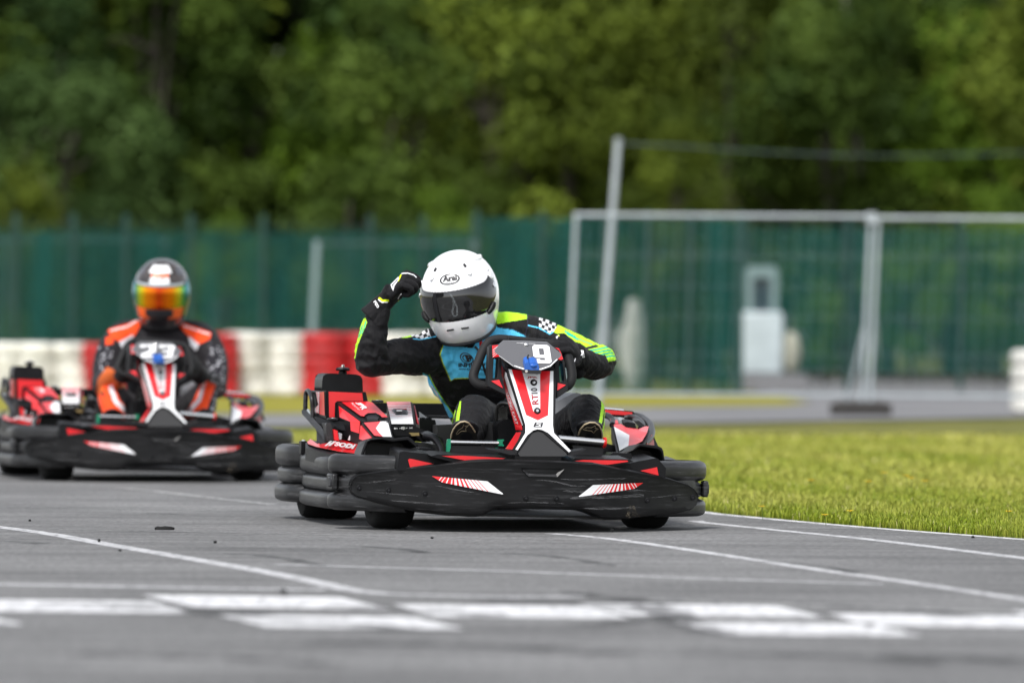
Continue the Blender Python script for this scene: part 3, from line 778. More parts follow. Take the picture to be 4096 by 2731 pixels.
# hoop, strut and pad on the outer side
b = B()
b.tube([P(*q) for q in smooth_path([(1221, 1642, .86), (1222, 1600, .86), (1224, 1572, .86), (1231, 1562, .84), (1239, 1570, .80), (1247, 1594, .76), (1250, 1630, .76), (1251, 1676, .76)], 5)], .0085, M['lobe'], 10)
b.build('hoop', kart, smooth=60)
b = B()
b.prism(poly([(1206, 1640, .86), (1218, 1634, .86), (1285, 1706, .62), (1300, 1735, .58), (1304, 1776, .56), (1280, 1782, .56), (1270, 1735, .62), (1262, 1716, .66), (1208, 1655, .86)], 0), (.015, .03, 0), M['lobe'])
b.tube([P(1232, 1640, .84), P(1268, 1715, .68)], .006, M['steel'])
b.prism(poly([(1256, 1674, .74), (1264, 1680, .72), (1296, 1740, .60), (1288, 1744, .60)], 0), (0, .02, 0), M['linered'])
b.build('hoop_strut', kart, bevel=.006)
b = B(); b.prism(poly([(1304, 1694), (1312, 1689), (1322, 1691), (1328, 1710), (1334, 1760), (1322, 1768), (1312, 1766), (1306, 1730)], .52), (0, .04, 0), M['lobe']); b.build('pad', kart, bevel=.008, seg=3)
b = B()
b.grid([[P(1206+46*math.cos(a)*0+0, 0, 0) if False else P(1240-38*math.cos(a), 1775-52*math.sin(a), 1.0+dy) for a in [math.pi*k/14*.75+.05 for k in range(15)]] for dy in (0, .02, .12, .2)], M['plastic'])
b.build('rear_fender', kart, smooth=50)
# side pod tops
def sidepod(rim, zf, name):
    b = B(); b.prism([P(*q) for q in rim], (0, 0, -.045), M['plastic']); return b.build(name, kart, bevel=.012, seg=3)
pod = sidepod([(1222, 1790, .62), (1222, 1772, .74), (1240, 1758, .84), (1290, 1768, .62), (1360, 1758, .62), (1420, 1763, .55), (1470, 1782, .42), (1462, 1826, .12), (1440, 1834, .10), (1360, 1822, .22), (1290, 1808, .40)], 0, 'side_pod')
def rpod(pts, m, lift): return [P(*q)+V((0, -lift*.4, lift)) for q in pts]
b = B()
for pts in ([(1228, 1774, .73), (1241, 1762, .81), (1268, 1782, .60), (1264, 1793, .53), (1232, 1782, .66)],
            [(1268, 1782, .60), (1310, 1771, .60), (1356, 1763, .60), (1452, 1786, .38), (1440, 1822, .13), (1358, 1812, .28), (1264, 1793, .53)]):
    b.prism(rpod(pts, 0, .007), (0, 0, -.001), M['red'])
b.prism(rpod([(1372, 1762, .60), (1420, 1764, .55), (1455, 1780, .41), (1440, 1779, .43)], 0, .0085), (0, 0, -.001), M['linered'])
def ysod(px, py): return .60-.46*(py-1763)/55.0
def podq(u, v, q):
    tl, tr, br, bl = q; return (bl*(1-u)+br*u)*(1-v)+(tl*(1-u)+tr*u)*v
def pod_text(b, g, quad, m, lift=.010):
    vs, fs = g; q = [P(*c) for c in quad]
    b.add([podq(u, v, q)+V((0, -lift*.4, lift)) for u, v in vs], fs, m)
pod_text(b, text_mesh('SODI', .06), [(1344, 1776, .48), (1424, 1788, .37), (1410, 1806, .25), (1334, 1793, .35)], M['white'])
pod_text(b, polys([[(0, 0), (.25, 0), (.55, 1), (.3, 1)], [(.4, .0), (.75, .0), (1, 1), (.68, 1)], [(.3, .35), (.44, .35), (.62, .65), (.5, .65)]]), [(1308, 1773, .53), (1346, 1775, .48), (1328, 1793, .36), (1296, 1794, .37)], M['white'])
b.build('brand_sticker', pod)
b = B(); b.box(P(1212, 1790, .80), (.022, .05, .05), M['plastic']); b.lathe([(.008, 0), (.008, .012), (.001, .012)], M['steel'], P(1214, 1772, .80), (0, 0, 1), 10); b.build('pod_bolt', pod, bevel=.003)
# right-hand pod
pod2 = sidepod([(2445, 1700, .62), (2452, 1692, .66), (2486, 1694, .64), (2506, 1712, .58), (2554, 1718, .58), (2580, 1706, .66), (2602, 1706, .66), (2600, 1738, .50), (2574, 1780, .34), (2534, 1800, .28), (2480, 1815, .22), (2466, 1812, .22)], 0, 'side_pod')
b = B()
b.prism(rpod([(2455, 1704, .60), (2483, 1702, .61), (2504, 1716, .55), (2554, 1722, .55), (2579, 1712, .61), (2594, 1712, .61), (2588, 1736, .49), (2568, 1771, .36), (2529, 1790, .30), (2513, 1789, .30), (2517, 1747, .44), (2455, 1713, .57)], 0, .007), (0, 0, -.001), M['red'])
b.prism(rpod([(2455, 1713, .57), (2517, 1747, .44), (2513, 1789, .30), (2477, 1809, .23)], 0, .007), (0, 0, -.001), M['white'])
b.build('pod_graphics', pod2)
b = B()
b.tube([P(*q) for q in smooth_path([(2540, 1664, .95), (2560, 1668, .92), (2582, 1680, .84), (2600, 1700, .72), (2606, 1726, .60), (2598, 1752, .50), (2576, 1776, .42)], 5)], .014, M['lobe'], 10)
b.tube([P(*q) for q in smooth_path([(2500, 1672, .9), (2530, 1668, .88), (2556, 1680, .8), (2570, 1700, .7), (2562, 1716, .62)], 5)], .012, M['lobe'], 10)
b.tube([P(*q) for q in smooth_path([(2424, 1660, .75), (2440, 1668, .72), (2452, 1684, .68), (2450, 1700, .62)], 5)], .012, M['lobe'], 10)
b.build('pod_hoop', kart, smooth=60)
b = B()
b.prism(poly([(2380, 1632), (2530, 1644), (2538, 1650), (2542, 1666), (2530, 1672), (2380, 1660)], .92), (0, .10, 0), M['plastic'])
sb = b.build('side_beam', kart, bevel=.005)
b = B(); decal(b, [(2385, 1635), (2527, 1648), (2530, 1661), (2385, 1655)], .92, M['red'], .003); b.build('red_sticker', sb)
b = B(); p0 = P(2385, 1631, .95); p1 = P(2494, 1641, .95); b.tube([p0.lerp(p1, i/12) for i in range(13)], [.0075 if i % 2 else .0068 for i in range(13)], M['chrome'], 10); b.build('grip_bar', sb, smooth=40)
b = B()
b.prism(poly([(2497, 1690), (2510, 1687), (2540, 1692), (2546, 1714), (2510, 1716), (2500, 1704)], .58), (0, .05, .01), M['plastic'])
b.prism(poly([(2536, 1684), (2556, 1682), (2578, 1700), (2574, 1710), (2552, 1704)], .62), (0, .04, .01), M['lobe'])
b.prism(poly([(2474, 1680), (2492, 1680), (2498, 1700), (2484, 1702)], .64), (0, .02, .01), M['steel'])
b.build('buckle', pod2, bevel=.005)
b = B(); b.prism(rpod([(2441, 1676, .68), (2470, 1680, .66), (2474, 1692, .62), (2446, 1692, .62)], 0, 0), (0, 0, -.02), M['red']); b.build('red_tab', pod2, bevel=.003)
b = B(); b.prism(poly([(2586, 1776, .4), (2608, 1736, .5), (2616, 1764, .5), (2618, 1790, .5), (2600, 1800, .45)], 0), (0, .04, 0), M['linered'])
b.prism(poly([(2610, 1730, .6), (2622, 1760, .58), (2634, 1786, .55), (2620, 1790, .55)], 0), (0, .04, 0), M['lobe']); b.build('pod_side', pod2, bevel=.003)
b = B(); b.prism([P(*q) for q in [(2650, 1842, .14), (2660, 1822, .30), (2700, 1836, .30), (2712, 1846, .24), (2712, 1858, .16), (2690, 1862, .12), (2664, 1864, .10)]], (0, 0, -.02), M['lobe']); b.build('pod_end', kart, bevel=.008, seg=3)
# front wheel fenders
b = B()
fo = [(1437, 1838), (1452, 1790), (1464, 1760), (1480, 1752), (1526, 1747), (1572, 1753), (1634, 1745), (1676, 1780)]
fi = [(1449, 1838), (1464, 1796), (1474, 1769), (1486, 1763), (1528, 1759), (1570, 1768), (1630, 1761), (1664, 1790)]
def fender(fo, fi, y0, name, dep=.17, plate=None):
    b = B()
    a = poly(fo, y0); c = poly(fi, y0); n = len(fo); d = V((0, dep, -.01))
    vs = a+c+[p+d for p in a]+[p+d for p in c]; fs = []
    for i in range(n-1): fs += [(i, i+1, n+i+1, n+i), (2*n+i, 2*n+i+1, i+1, i), (n+i, n+i+1, 3*n+i+1, 3*n+i), (3*n+i, 3*n+i+1, 2*n+i+1, 2*n+i)]
    fs += [(0, n, 3*n, 2*n), (n-1, 3*n-1, 4*n-1, 2*n-1)]
    b.add(vs, fs, M['plastic'])
    if plate: b.prism(poly(plate, y0+dep*.9), (0, .01, 0), M['dark'])
    return b.build(name, kart, bevel=.004)
fender(fo, fi, -.10, 'front_fender', plate=[(1452, 1838), (1470, 1770), (1526, 1756), (1632, 1756), (1672, 1800), (1660, 1850)])
fo2 = [(2480, 1816), (2529, 1796), (2545, 1781), (2557, 1773), (2631, 1782), (2648, 1790), (2654, 1804), (2662, 1856)]
fi2 = [(2484, 1822), (2532, 1806), (2550, 1793), (2562, 1786), (2626, 1795), (2638, 1800), (2646, 1810), (2655, 1856)]
fender(fo2, fi2, -.10, 'front_fender', plate=[(2484, 1820), (2532, 1803), (2560, 1784), (2630, 1792), (2648, 1806), (2658, 1860), (2500, 1860)])
b = B(); b.prism(poly([(2424, 1826), (2452, 1809), (2525, 1812), (2528, 1834), (2424, 1838)], -.16), (0, .1, 0), M['plastic']); b.build('fender_step', kart, bevel=.006)
# seat: bucket and its visible wing
b = B()
rows = []
prof = [(.42, .10), (.55, .075), (.72, .07), (.84, .10), (.93, .18), (.98, .27), (1.03, .36)]
for k in range(13):
    u = -1+2*k/12; rows.append([V((u*.20, y-.10*abs(u)**3, z+.12*abs(u)**4*(1 if j < 4 else .3))) for j, (y, z) in enumerate(prof)])
b.grid(rows, M['seat'])
wing = [(2222, 1606), (2262, 1588), (2288, 1575), (2306, 1571), (2322, 1574), (2332, 1590), (2330, 1640), (2310, 1700), (2240, 1740), (2222, 1740)]
b.prism(poly(wing, .50), (-.02, .28, 0), M['seat'])
b.build('seat', kart, bevel=.02, seg=3)
# ------------------------------------------------------------------ second kart: same build, its own plate
tree_objs = list(kart.children)
kart2 = copy_tree(kart)
kart2.matrix_world = K2
kart2['label'] = 'out of focus red and black rental kart with number 23 plate, following behind'
for ch in list(kart2.children):
    if ch.name.startswith('number_plate'):
        for g in list(ch.children):
            if g.name.startswith('number'): bpy.data.objects.remove(g)
        b = B(); glyphs(b, TWO3, [(2018, 1378), (2210, 1382), (2197, 1451), (2032, 1448)], yp, M['white'], .0035); b.build('number', ch)

# ------------------------------------------------------------------ people
def pip(x, y, poly):
    c = False; n = len(poly); j = n-1
    for i in range(n):
        xi, yi = poly[i]; xj, yj = poly[j]
        if (yi > y) != (yj > y) and x < (xj-xi)*(y-yi)/(yj-yi)+xi: c = not c
        j = i
    return c
def stripe(a, w):
    """polyline with a width -> polygon"""
    l = []; r = []
    for i, p in enumerate(a):
        q = a[min(i+1, len(a)-1)]; o = a[max(i-1, 0)]
        t = V((q[0]-o[0], q[1]-o[1])).normalized(); n = V((-t.y, t.x)); ww = w[i] if isinstance(w, list) else w
        l.append((p[0]+n.x*ww/2, p[1]+n.y*ww/2)); r.append((p[0]-n.x*ww/2, p[1]-n.y*ww/2))
    return l+r[::-1]
def cloth(name, rough=.75, ribs=True):
    m, nt, bs = new_mat(name)
    at_ = N(nt, 'ShaderNodeAttribute', attribute_name='Col'); nt.links.new(at_.outputs['Color'], bs.inputs['Base Color'])
    bs.inputs['Roughness'].default_value = rough; bs.inputs['Specular IOR Level'].default_value = .3
    bs.inputs['Sheen Weight'].default_value = .04; bs.inputs['Sheen Roughness'].default_value = .4
    tc = N(nt, 'ShaderNodeTexCoord')
    n1 = N(nt, 'ShaderNodeTexNoise', Scale=26.0, Detail=5.0, Distortion=.8); nt.links.new(tc.outputs['Object'], n1.inputs['Vector'])
    wv = N(nt, 'ShaderNodeTexWave', Scale=55.0, Distortion=1.5, Detail=2.0); nt.links.new(tc.outputs['Object'], wv.inputs['Vector'])
    ad = N(nt, 'ShaderNodeMath', operation='MULTIPLY_ADD'); ad.inputs[1].default_value = .10 if ribs else 0
    nt.links.new(wv.outputs['Fac'], ad.inputs[0]); nt.links.new(n1.outputs['Fac'], ad.inputs[2])
    bp = N(nt, 'ShaderNodeBump', Strength=.55, Distance=.012); nt.links.new(ad.outputs[0], bp.inputs['Height'])
    nt.links.new(bp.outputs[0], bs.inputs['Normal'])
    return m
M['suit'] = cloth('race_suit_cloth'); M['glove'] = cloth('glove_cloth', .8, False)

creases = []
def remeshed(b, name, parent, off, voxel, smooth_it=6, m=None, wrinkle=0, fine=True):
    o = b.build(name, parent, off=off, recalc=True)
    rm = o.modifiers.new('r', 'REMESH'); rm.mode = 'VOXEL'; rm.voxel_size = voxel
    sm = o.modifiers.new('s', 'SMOOTH'); sm.factor = .5; sm.iterations = smooth_it
    baked(o)
    me = o.data; me.materials.clear(); me.materials.append(m)
    if wrinkle:
        pass
    if wrinkle:
        nrm = [v.normal.copy() for v in me.vertices]
        for v, n in zip(me.vertices, nrm):
            p = v.co
            w = noise.noise(V((p.x*20+p.z*9, p.y*13, p.z*26-p.x*8)))+.6*noise.noise(V((p.x*46+9, p.y*26, p.z*44+p.x*20)))
            w = 1-abs(w)*1.8; amp = wrinkle
            for cc in creases:
                dd = (p-cc).length
                if dd < .13:
                    f = (1-dd/.13)**.7; amp *= 1+1.0*f
                    w += f*(1.2*abs(math.sin(38*(p.x+p.z*.6)+3*noise.noise(p*14)))-.6)
            v.co = p+n*amp*w
    if fine:
        ss = o.modifiers.new('fine', 'SUBSURF'); ss.levels = 1; ss.render_levels = 1
        baked(o); me = o.data
    me.polygons.foreach_set('use_smooth', [True]*len(me.polygons))
    me.update()
    return o
def paint(o, K, off, zones, base):
    me = o.data; ca = me.color_attributes.new('Col', 'FLOAT_COLOR', 'POINT')
    o3 = V(off); bb = []
    for poly_, col in zones:
        xs = [p[0] for p in poly_]; ys = [p[1] for p in poly_]; bb.append((min(xs), max(xs), min(ys), max(ys)))
    cols = []
    for v in me.vertices:
        px, py = project(K @ (v.co+o3))
        c = base
        for (poly_, col), q in zip(zones, bb):
            if q[0] <= px <= q[1] and q[2] <= py <= q[3] and pip(px, py, poly_):
                c = col(px, py) if callable(col) else col
                if c is None: c = base
        cols += [c[0], c[1], c[2], 1]
    ca.data.foreach_set('color', cols)

def limb(b, pts, rad, seg=18, n=6, m=None):
    q = smooth_path([(*p, r) for p, r in zip(pts, rad)], n)
    b.tube([V(p[:3]) for p in q], [p[3] for p in q], M['suit'], seg)
    b.ball(q[0][:3], q[0][3], M['suit'], 10); b.ball(q[-1][:3], q[-1][3], M['suit'], 10)
def torso(b, secs, seg=28):
    q = smooth_path([(*c, *lat, rx, ry) for c, lat, rx, ry in secs], 6); rings = []
    for i, s in enumerate(q):
        c = V(s[:3]); lat = V(s[3:6]).normalized(); rx, ry = s[6], s[7]
        t = (V(q[min(i+1, len(q)-1)][:3])-V(q[max(i-1, 0)][:3])).normalized()
        dep = lat.cross(t).normalized()
        rings.append([c+lat*rx*math.copysign(abs(math.cos(a))**.8, math.cos(a))+dep*ry*math.copysign(abs(math.sin(a))**.9, math.sin(a)) for a in [2*math.pi*k/seg for k in range(seg)]])
    b.loft(rings, M['suit'])
def hand(b, wrist, d, nrm, curl=(58, 78, 50), side=1, spread=1.0, thumb=1, size=1.0, tuck=.35):
    """glove hand: palm, four bent fingers of different lengths, and a thumb from the side of the palm.
    d: wrist to knuckles, nrm: the way the palm faces, side: +1 thumb on d x nrm"""
    d = V(d).normalized(); nrm = (V(nrm)-d*V(nrm).dot(d)).normalized(); s = d.cross(nrm)*side
    w = V(wrist)
    rot = Matrix((s, d, nrm)).transposed()
    b.ball(w+d*.055*size, (.046*size, .055*size, .022*size), M['glove'], 12, rot)
    b.tube([w-d*.02, w+d*.03*size], [.029, .034*size], M['glove'], 14, ell=1.15)
    lens = ((.042, .027, .022), (.046, .030, .024), (.043, .028, .023), (.034, .022, .020))
    for k in range(4):
        off = (.033-.022*k)*spread*size
        p = w+d*(.098-.004*abs(k-1))*size+s*off; ang = 0; pts = [p-d*.03*size, p]
        for seg_, c in zip(lens[k], curl):
            ang += c; dr = d*math.cos(R(ang))+nrm*math.sin(R(ang)); p = p+dr*seg_*size; pts.append(p)
        q = smooth_path([tuple(x) for x in pts], 4)
        rr = [.0118*size-.0030*size*i/len(q) for i in range(len(q))]
        b.tube(q, rr, M['glove'], 10); b.ball(q[-1], rr[-1], M['glove'], 8); b.ball(pts[1], .0128*size, M['glove'], 8)
    if thumb:
        p0 = w+d*.025*size+s*.034*size; p1 = p0+(s*.55+d*.7+nrm*.35).normalized()*.045*size
        p2 = p1+(d*.55+nrm*.75-s*tuck).normalized()*.034*size; p3 = p2+(nrm*.5+d*.3-s*tuck*1.8).normalized()*.026*size
        q = smooth_path([tuple(x) for x in (p0, p1, p2, p3)], 4); rr = [.0155*size-.005*size*i/len(q) for i in range(len(q))]
        b.tube(q, rr, M['glove'], 10); b.ball(q[-1], rr[-1], M['glove'], 8)

# ---- helmet
def hshape(az, z, sc=1.0):
    """full-face shell: az from the front, z height"""
    T = .142
    if z > -.02:
        k = math.sqrt(max(0, 1-((z+.02)/(T+.02))**2)); k = k**.92
        a, f, r = .139*k, .158*k, .168*k
    else:
        q = (-.02-z)/.150
        a = .139-.026*q**1.7-.010*q; f = .158+.010*math.sin(min(1, q)*math.pi*.8)-.040*q**3; r = .168-.055*q**1.5
    s, c = math.sin(az), math.cos(az)
    e = .92
    x = a*math.copysign(abs(s)**e, s); y = -(f if c > 0 else r)*math.copysign(abs(c)**e, c)
    return V((x*sc, y*sc, (z-.0)*sc+(0 if sc == 1 else 0)))
def helmet(root, Mx, scheme, off):
    """Mx: helmet to kart frame"""
    def T(p): return Mx @ V(p)
    b = B(); rings = []; NS = 64
    zs = [.1419, .139, .133, .124, .112, .098, .082, .065, .047, .028, .008, -.012, -.032, -.052, -.072, -.092, -.112, -.130, -.146, -.158, -.166, -.170]
    for i, z in enumerate(zs):
        ring = []
        for k in range(NS):
            az = 2*math.pi*k/NS; p = hshape(az, z)
            if z < -.07: p.z += (1-math.cos(az))*.5*.035*min(1, (-.07-z)/.1)      # nape is higher than the chin
            if z <= -.158: p *= 1-.03*((-.158-z)/.012); 
            if -.142 < z < -.120: p.x *= 1.008; p.y *= 1.008
            ring.append(T(p))
        rings.append(ring)
    b.loft(rings, M[scheme['shell']])
    sh = b.build('helmet', root, smooth=60, off=off)
    for p_ in ():
        pass
    # black edge roll and neck opening
    b = B(); b.tube([T(hshape(2*math.pi*k/40, -.168)*.985+V((0, 0, (1-math.cos(2*math.pi*k/40))*.5*.035-.002))) for k in range(40)], .007, M['print'], 8, closed=True)
    b.build('edge_trim', sh, smooth=60, off=off)
    def vt(a): a = abs(a); return .036 if a < 1.0 else .036+.030*((a-1.0)/.5)**1.5
    def vb(a): a = abs(a); return -.068+(.004*a*a if a < .9 else .004*a*a+.055*((a-.9)/.6)**1.6)
    amax = 1.48
    for nm, lift, grow, mt in (('visor_seal', 1.010, .005, 'print'), ('visor', 1.022, 0, scheme['visor'])):
        b = B(); cols = []
        n = 40; mrows = 10
        rows = []
        for j in range(mrows+1):
            row = []
            for i in range(n+1):
                a = (-amax-grow*4)+(2*amax+grow*8)*i/n; t = j/mrows
                z = (vt(a)+grow)*(1-t)+(vb(a)-grow)*t
                e = lift*(1 if 0 < j < mrows and 0 < i < n else .985)
                q = hshape(a, z); row.append(T(V((q.x*e, q.y*e, q.z))))
            rows.append(row)
        b.grid(rows, M[mt]); b.build(nm, sh, smooth=60, off=off)
    def on(a, z, lift=1.004):
        q = hshape(a, z); return T(V((q.x*lift, q.y*lift, q.z*(1+(lift-1)*.8))))
    def patch(b, g, a0, a1, z0, z1, m, lift=1.004, sub=True):
        vs, fs = g; b.add([on(a0+(a1-a0)*u, z0+(z1-z0)*v, lift) for u, v in vs], fs, m)
    return sh, T, on, patch, vt, vb
def ellipse_ring(n, r0, r1):
    vs = []; fs = []
    for k in range(n):
        c, s = math.cos(2*math.pi*k/n), math.sin(2*math.pi*k/n)
        vs += [(.5+.5*c*r0, .5+.5*s*r0), (.5+.5*c*r1, .5+.5*s*r1)]
    for k in range(n): fs.append([2*k, 2*k+1, (2*k+3) % (2*n), (2*k+2) % (2*n)])
    return vs, fs
def gridpatch(nu, nv):
    vs = [(i/nu, j/nv) for j in range(nv+1) for i in range(nu+1)]
    fs = [[j*(nu+1)+i, j*(nu+1)+i+1, (j+1)*(nu+1)+i+1, (j+1)*(nu+1)+i] for j in range(nv) for i in range(nu)]
    return vs, fs

# ---- leading driver
O1 = (0, .62, .10)
root1 = empty('person', K1 @ Matrix.Translation(O1))
tag(root1, 'driver in white helmet, black cyan and lime suit, raising one fist', 'person', 'kart drivers')
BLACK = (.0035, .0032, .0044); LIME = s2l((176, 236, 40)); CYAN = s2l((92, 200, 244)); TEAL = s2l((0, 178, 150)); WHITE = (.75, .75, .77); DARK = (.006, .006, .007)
b = B()
lat = (P(2140, 1320, .55)-P(1700, 1390, .55)).normalized()
lx = tuple(lat); l0 = (1, 0, 0)
torso(b, [(P(2010, 1790, .80), l0, .150, .10), (P(1980, 1700, .78), l0, .160, .115), (P(1955, 1600, .74), l0, .178, .112), (P(1938, 1500, .68), lx, .207, .118), (P(1930, 1410, .62), lx, .205, .115), (P(1922, 1350, .60), lx, .185, .09), (P(1915, 1315, .60), lx, .10, .06)])
b.ball(P(1740, 1400, .58), .080, M['suit']); b.ball(P(2100, 1342, .57), .076, M['suit'])
b.tube([P(1905, 1380, .60), P(1880, 1290, .55)], [.085, .065], M['suit'], 16)
limb(b, [P(1800, 1385, .60), P(1725, 1415, .57), P(1590, 1425, .47), P(1482, 1444, .40)], [.090, .080, .064, .056])
limb(b, [P(1482, 1444, .40), P(1487, 1380, .39), P(1500, 1300, .385), P(1522, 1245, .38)], [.055, .054, .046, .036])
limb(b, [P(2020, 1338, .60), P(2120, 1344, .55), P(2268, 1384, .36), P(2395, 1446, .20)], [.084, .074, .056, .053])
limb(b, [P(2397, 1446, .20), P(2350, 1452, .08), P(2310, 1430, -.01)], [.057, .052, .034])
limb(b, [P(1960, 1735, .76), P(1915, 1690, .48), P(1896, 1652, .24)], [.092, .088, .067])
limb(b, [P(1896, 1652, .23), P(1892, 1690, .13), P(1880, 1745, .04)], [.066, .060, .050])
limb(b, [P(2100, 1790, .76), P(2250, 1738, .46), P(2346, 1650, .24)], [.088, .078, .067])
limb(b, [P(2346, 1648, .23), P(2350, 1690, .13), P(2352, 1745, .04)], [.066, .060, .050])
creases[:] = [P(*q)-V(O1) for q in ((1500, 1430, .36), (1730, 1440, .50), (2400, 1450, .18), (2150, 1350, .48), (1800, 1580, .66))]
body1 = remeshed(b, 'body', root1, O1, .0058, 5, M['suit'], .0034)
def checker(a, ux, uy):
    def f(px, py):
        dx, dy = px-a[0], py-a[1]; det = ux[0]*uy[1]-ux[1]*uy[0]
        u = (dx*uy[1]-dy*uy[0])/det; v = (ux[0]*dy-ux[1]*dx)/det
        return WHITE if (math.floor(u)+math.floor(v)) % 2 == 0 else DARK
    return f
z1 = [
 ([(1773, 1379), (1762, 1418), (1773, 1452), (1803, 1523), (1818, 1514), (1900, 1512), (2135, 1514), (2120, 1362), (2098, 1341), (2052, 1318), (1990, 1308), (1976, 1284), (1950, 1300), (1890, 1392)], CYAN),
 (stripe([(1773, 1379), (1761, 1418), (1772, 1452), (1803, 1523), (1818, 1514), (1900, 1511)], 4), s2l((170, 190, 30))),
 (stripe([(2115, 1357), (2098, 1341), (2052, 1318), (1990, 1309)], 3), s2l((40, 90, 110))),
 ([(1972, 1236), (2030, 1238), (2108, 1250), (2112, 1275), (2056, 1284), (1990, 1296), (1968, 1300)], LIME),
 (stripe([(2108, 1250), (2111, 1300), (2100, 1345)], 3), s2l((40, 40, 60))),
 ([(2156, 1255), (2195, 1262), (2238, 1288), (2224, 1322), (2200, 1334), (2156, 1310)], checker((2158, 1266), (13, 5), (-2, 13))),
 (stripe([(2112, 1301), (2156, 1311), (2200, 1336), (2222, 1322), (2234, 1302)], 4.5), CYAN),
 ([(2236, 1290), (2270, 1290), (2310, 1310), (2355, 1335), (2405, 1355), (2445, 1378), (2475, 1410), (2480, 1436), (2430, 1448), (2380, 1449), (2362, 1416), (2347, 1398), (2396, 1386), (2384, 1378), (2345, 1388), (2320, 1372), (2280, 1362), (2240, 1340), (2214, 1328)], LIME),
] + [(stripe([(2260+k*9, 1322+k*5), (2268+k*9, 1332+k*5), (2276+k*9, 1340+k*5)], 5), TEAL) for k in range(5)] + [
 (stripe([(2300, 1350), (2340, 1366), (2370, 1378)], 3), TEAL)] + [
 (stripe([(2352+k*9, 1402+k*11), (2385+k*10, 1398+k*10), (2420+k*9, 1390+k*11), (2436+k*8, 1388+k*12)], 5.5), TEAL) for k in range(4)] + [
 ([(1635, 1339), (1660, 1322), (1688, 1309), (1712, 1309), (1722, 1350), (1679, 1356), (1645, 1348)], checker((1640, 1336), (13, -7), (6, 12))),
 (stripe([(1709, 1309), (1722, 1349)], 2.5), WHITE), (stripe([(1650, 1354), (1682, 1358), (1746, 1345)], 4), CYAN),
 ([(1604, 1352), (1622, 1340), (1641, 1336), (1648, 1346), (1625, 1352)], LIME),
 ([(1436, 1275), (1462, 1272), (1469, 1290), (1450, 1333), (1432, 1378), (1420, 1433), (1406, 1433), (1420, 1380), (1440, 1320)], LIME),
 (stripe([(1464, 1285), (1456, 1310), (1446, 1335)], 4), TEAL), (stripe([(1450, 1300), (1440, 1335), (1434, 1350)], 4), TEAL),
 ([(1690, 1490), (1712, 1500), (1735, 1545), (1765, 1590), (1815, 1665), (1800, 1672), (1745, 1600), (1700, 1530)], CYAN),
 (stripe([(1720, 1535), (1745, 1572), (1764, 1605)], [2, 8, 3]), WHITE),
 (stripe([(1716, 1498), (1738, 1545), (1768, 1592), (1820, 1668)], 4), s2l((150, 210, 40))),
 (stripe([(1842, 1604), (1834, 1650), (1826, 1700), (1820, 1740)], [5, 13, 15, 14]), LIME), (stripe([(1822, 1640), (1808, 1690), (1798, 1740), (1792, 1770)], [3, 7, 8, 8]), LIME),
 (stripe([(2407, 1588), (2412, 1625), (2404, 1680), (2394, 1720)], [6, 13, 13, 11]), LIME), (stripe([(2421, 1640), (2420, 1690), (2411, 1730), (2404, 1756)], [4, 8, 9, 9]), LIME),
]
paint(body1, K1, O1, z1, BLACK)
from mathutils.bvhtree import BVHTree
# gloves
b = B()
hand(b, P(1556, 1188, .375), (.42, -.66, .62), (.82, .08, -.56), curl=(78, 92, 62), side=1, size=1.10, tuck=.9)
b.tube([P(1478, 1272, .385), P(1496, 1254, .383), P(1530, 1215, .38), P(1556, 1190, .375)], [.046, .042, .036, .033], M['glove'], 18)
g1 = remeshed(b, 'glove', root1, O1, .0030, 2, M['glove'], .0008)
paint(g1, K1, O1, [
 (stripe([(1515, 1191), (1530, 1202), (1556, 1202)], 8), s2l((215, 240, 0))), (stripe([(1513, 1197), (1527, 1209), (1552, 1209)], 4), WHITE),
 (stripe([(1604, 1098), (1598, 1112), (1592, 1124)], 5), s2l((215, 240, 0))), (stripe([(1604, 1094), (1630, 1092), (1656, 1100), (1666, 1110)], 4), WHITE),
 ([(1562, 1138), (1574, 1126), (1594, 1106), (1596, 1116), (1578, 1144), (1573, 1164), (1566, 1152)], WHITE),
 ([(1567, 1140), (1578, 1128), (1592, 1113), (1590, 1120), (1576, 1138), (1572, 1146)], DARK),
 (stripe([(1572, 1140), (1580, 1132), (1586, 1126)], 2.2), WHITE),
 ([(1591, 1205), (1604, 1197), (1606, 1204), (1596, 1212)], s2l((200, 230, 10))), (stripe([(1592, 1196), (1598, 1184), (1606, 1174)], 3), WHITE)], BLACK)
b = B()
hand(b, P(2318, 1425, .0), P(2262, 1375, -.06)-P(2318, 1425, .0), (-.35, .55, -.6), curl=(50, 62, 50), side=1, size=1.08)
b.tube([P(2378, 1462, .12), P(2350, 1450, .06), P(2322, 1428, .005)], [.056, .047, .034], M['glove'], 18)
b.ball(P(2312, 1478, .03), (.03, .03, .034), M['glove'])
b.ball(P(2230, 1388, -.075), (.020, .022, .024), M['glove']); 
g2 = remeshed(b, 'glove', root1, O1, .0040, 4, M['glove'], .0008)
paint(g2, K1, O1, [(stripe([(2229, 1353), (2226, 1348), (2236, 1340)], 5), WHITE), (stripe([(2238, 1344), (2232, 1340)], 4), s2l((215, 240, 0))),
 (stripe([(2286, 1448), (2298, 1446), (2302, 1432)], 3), WHITE)], BLACK)
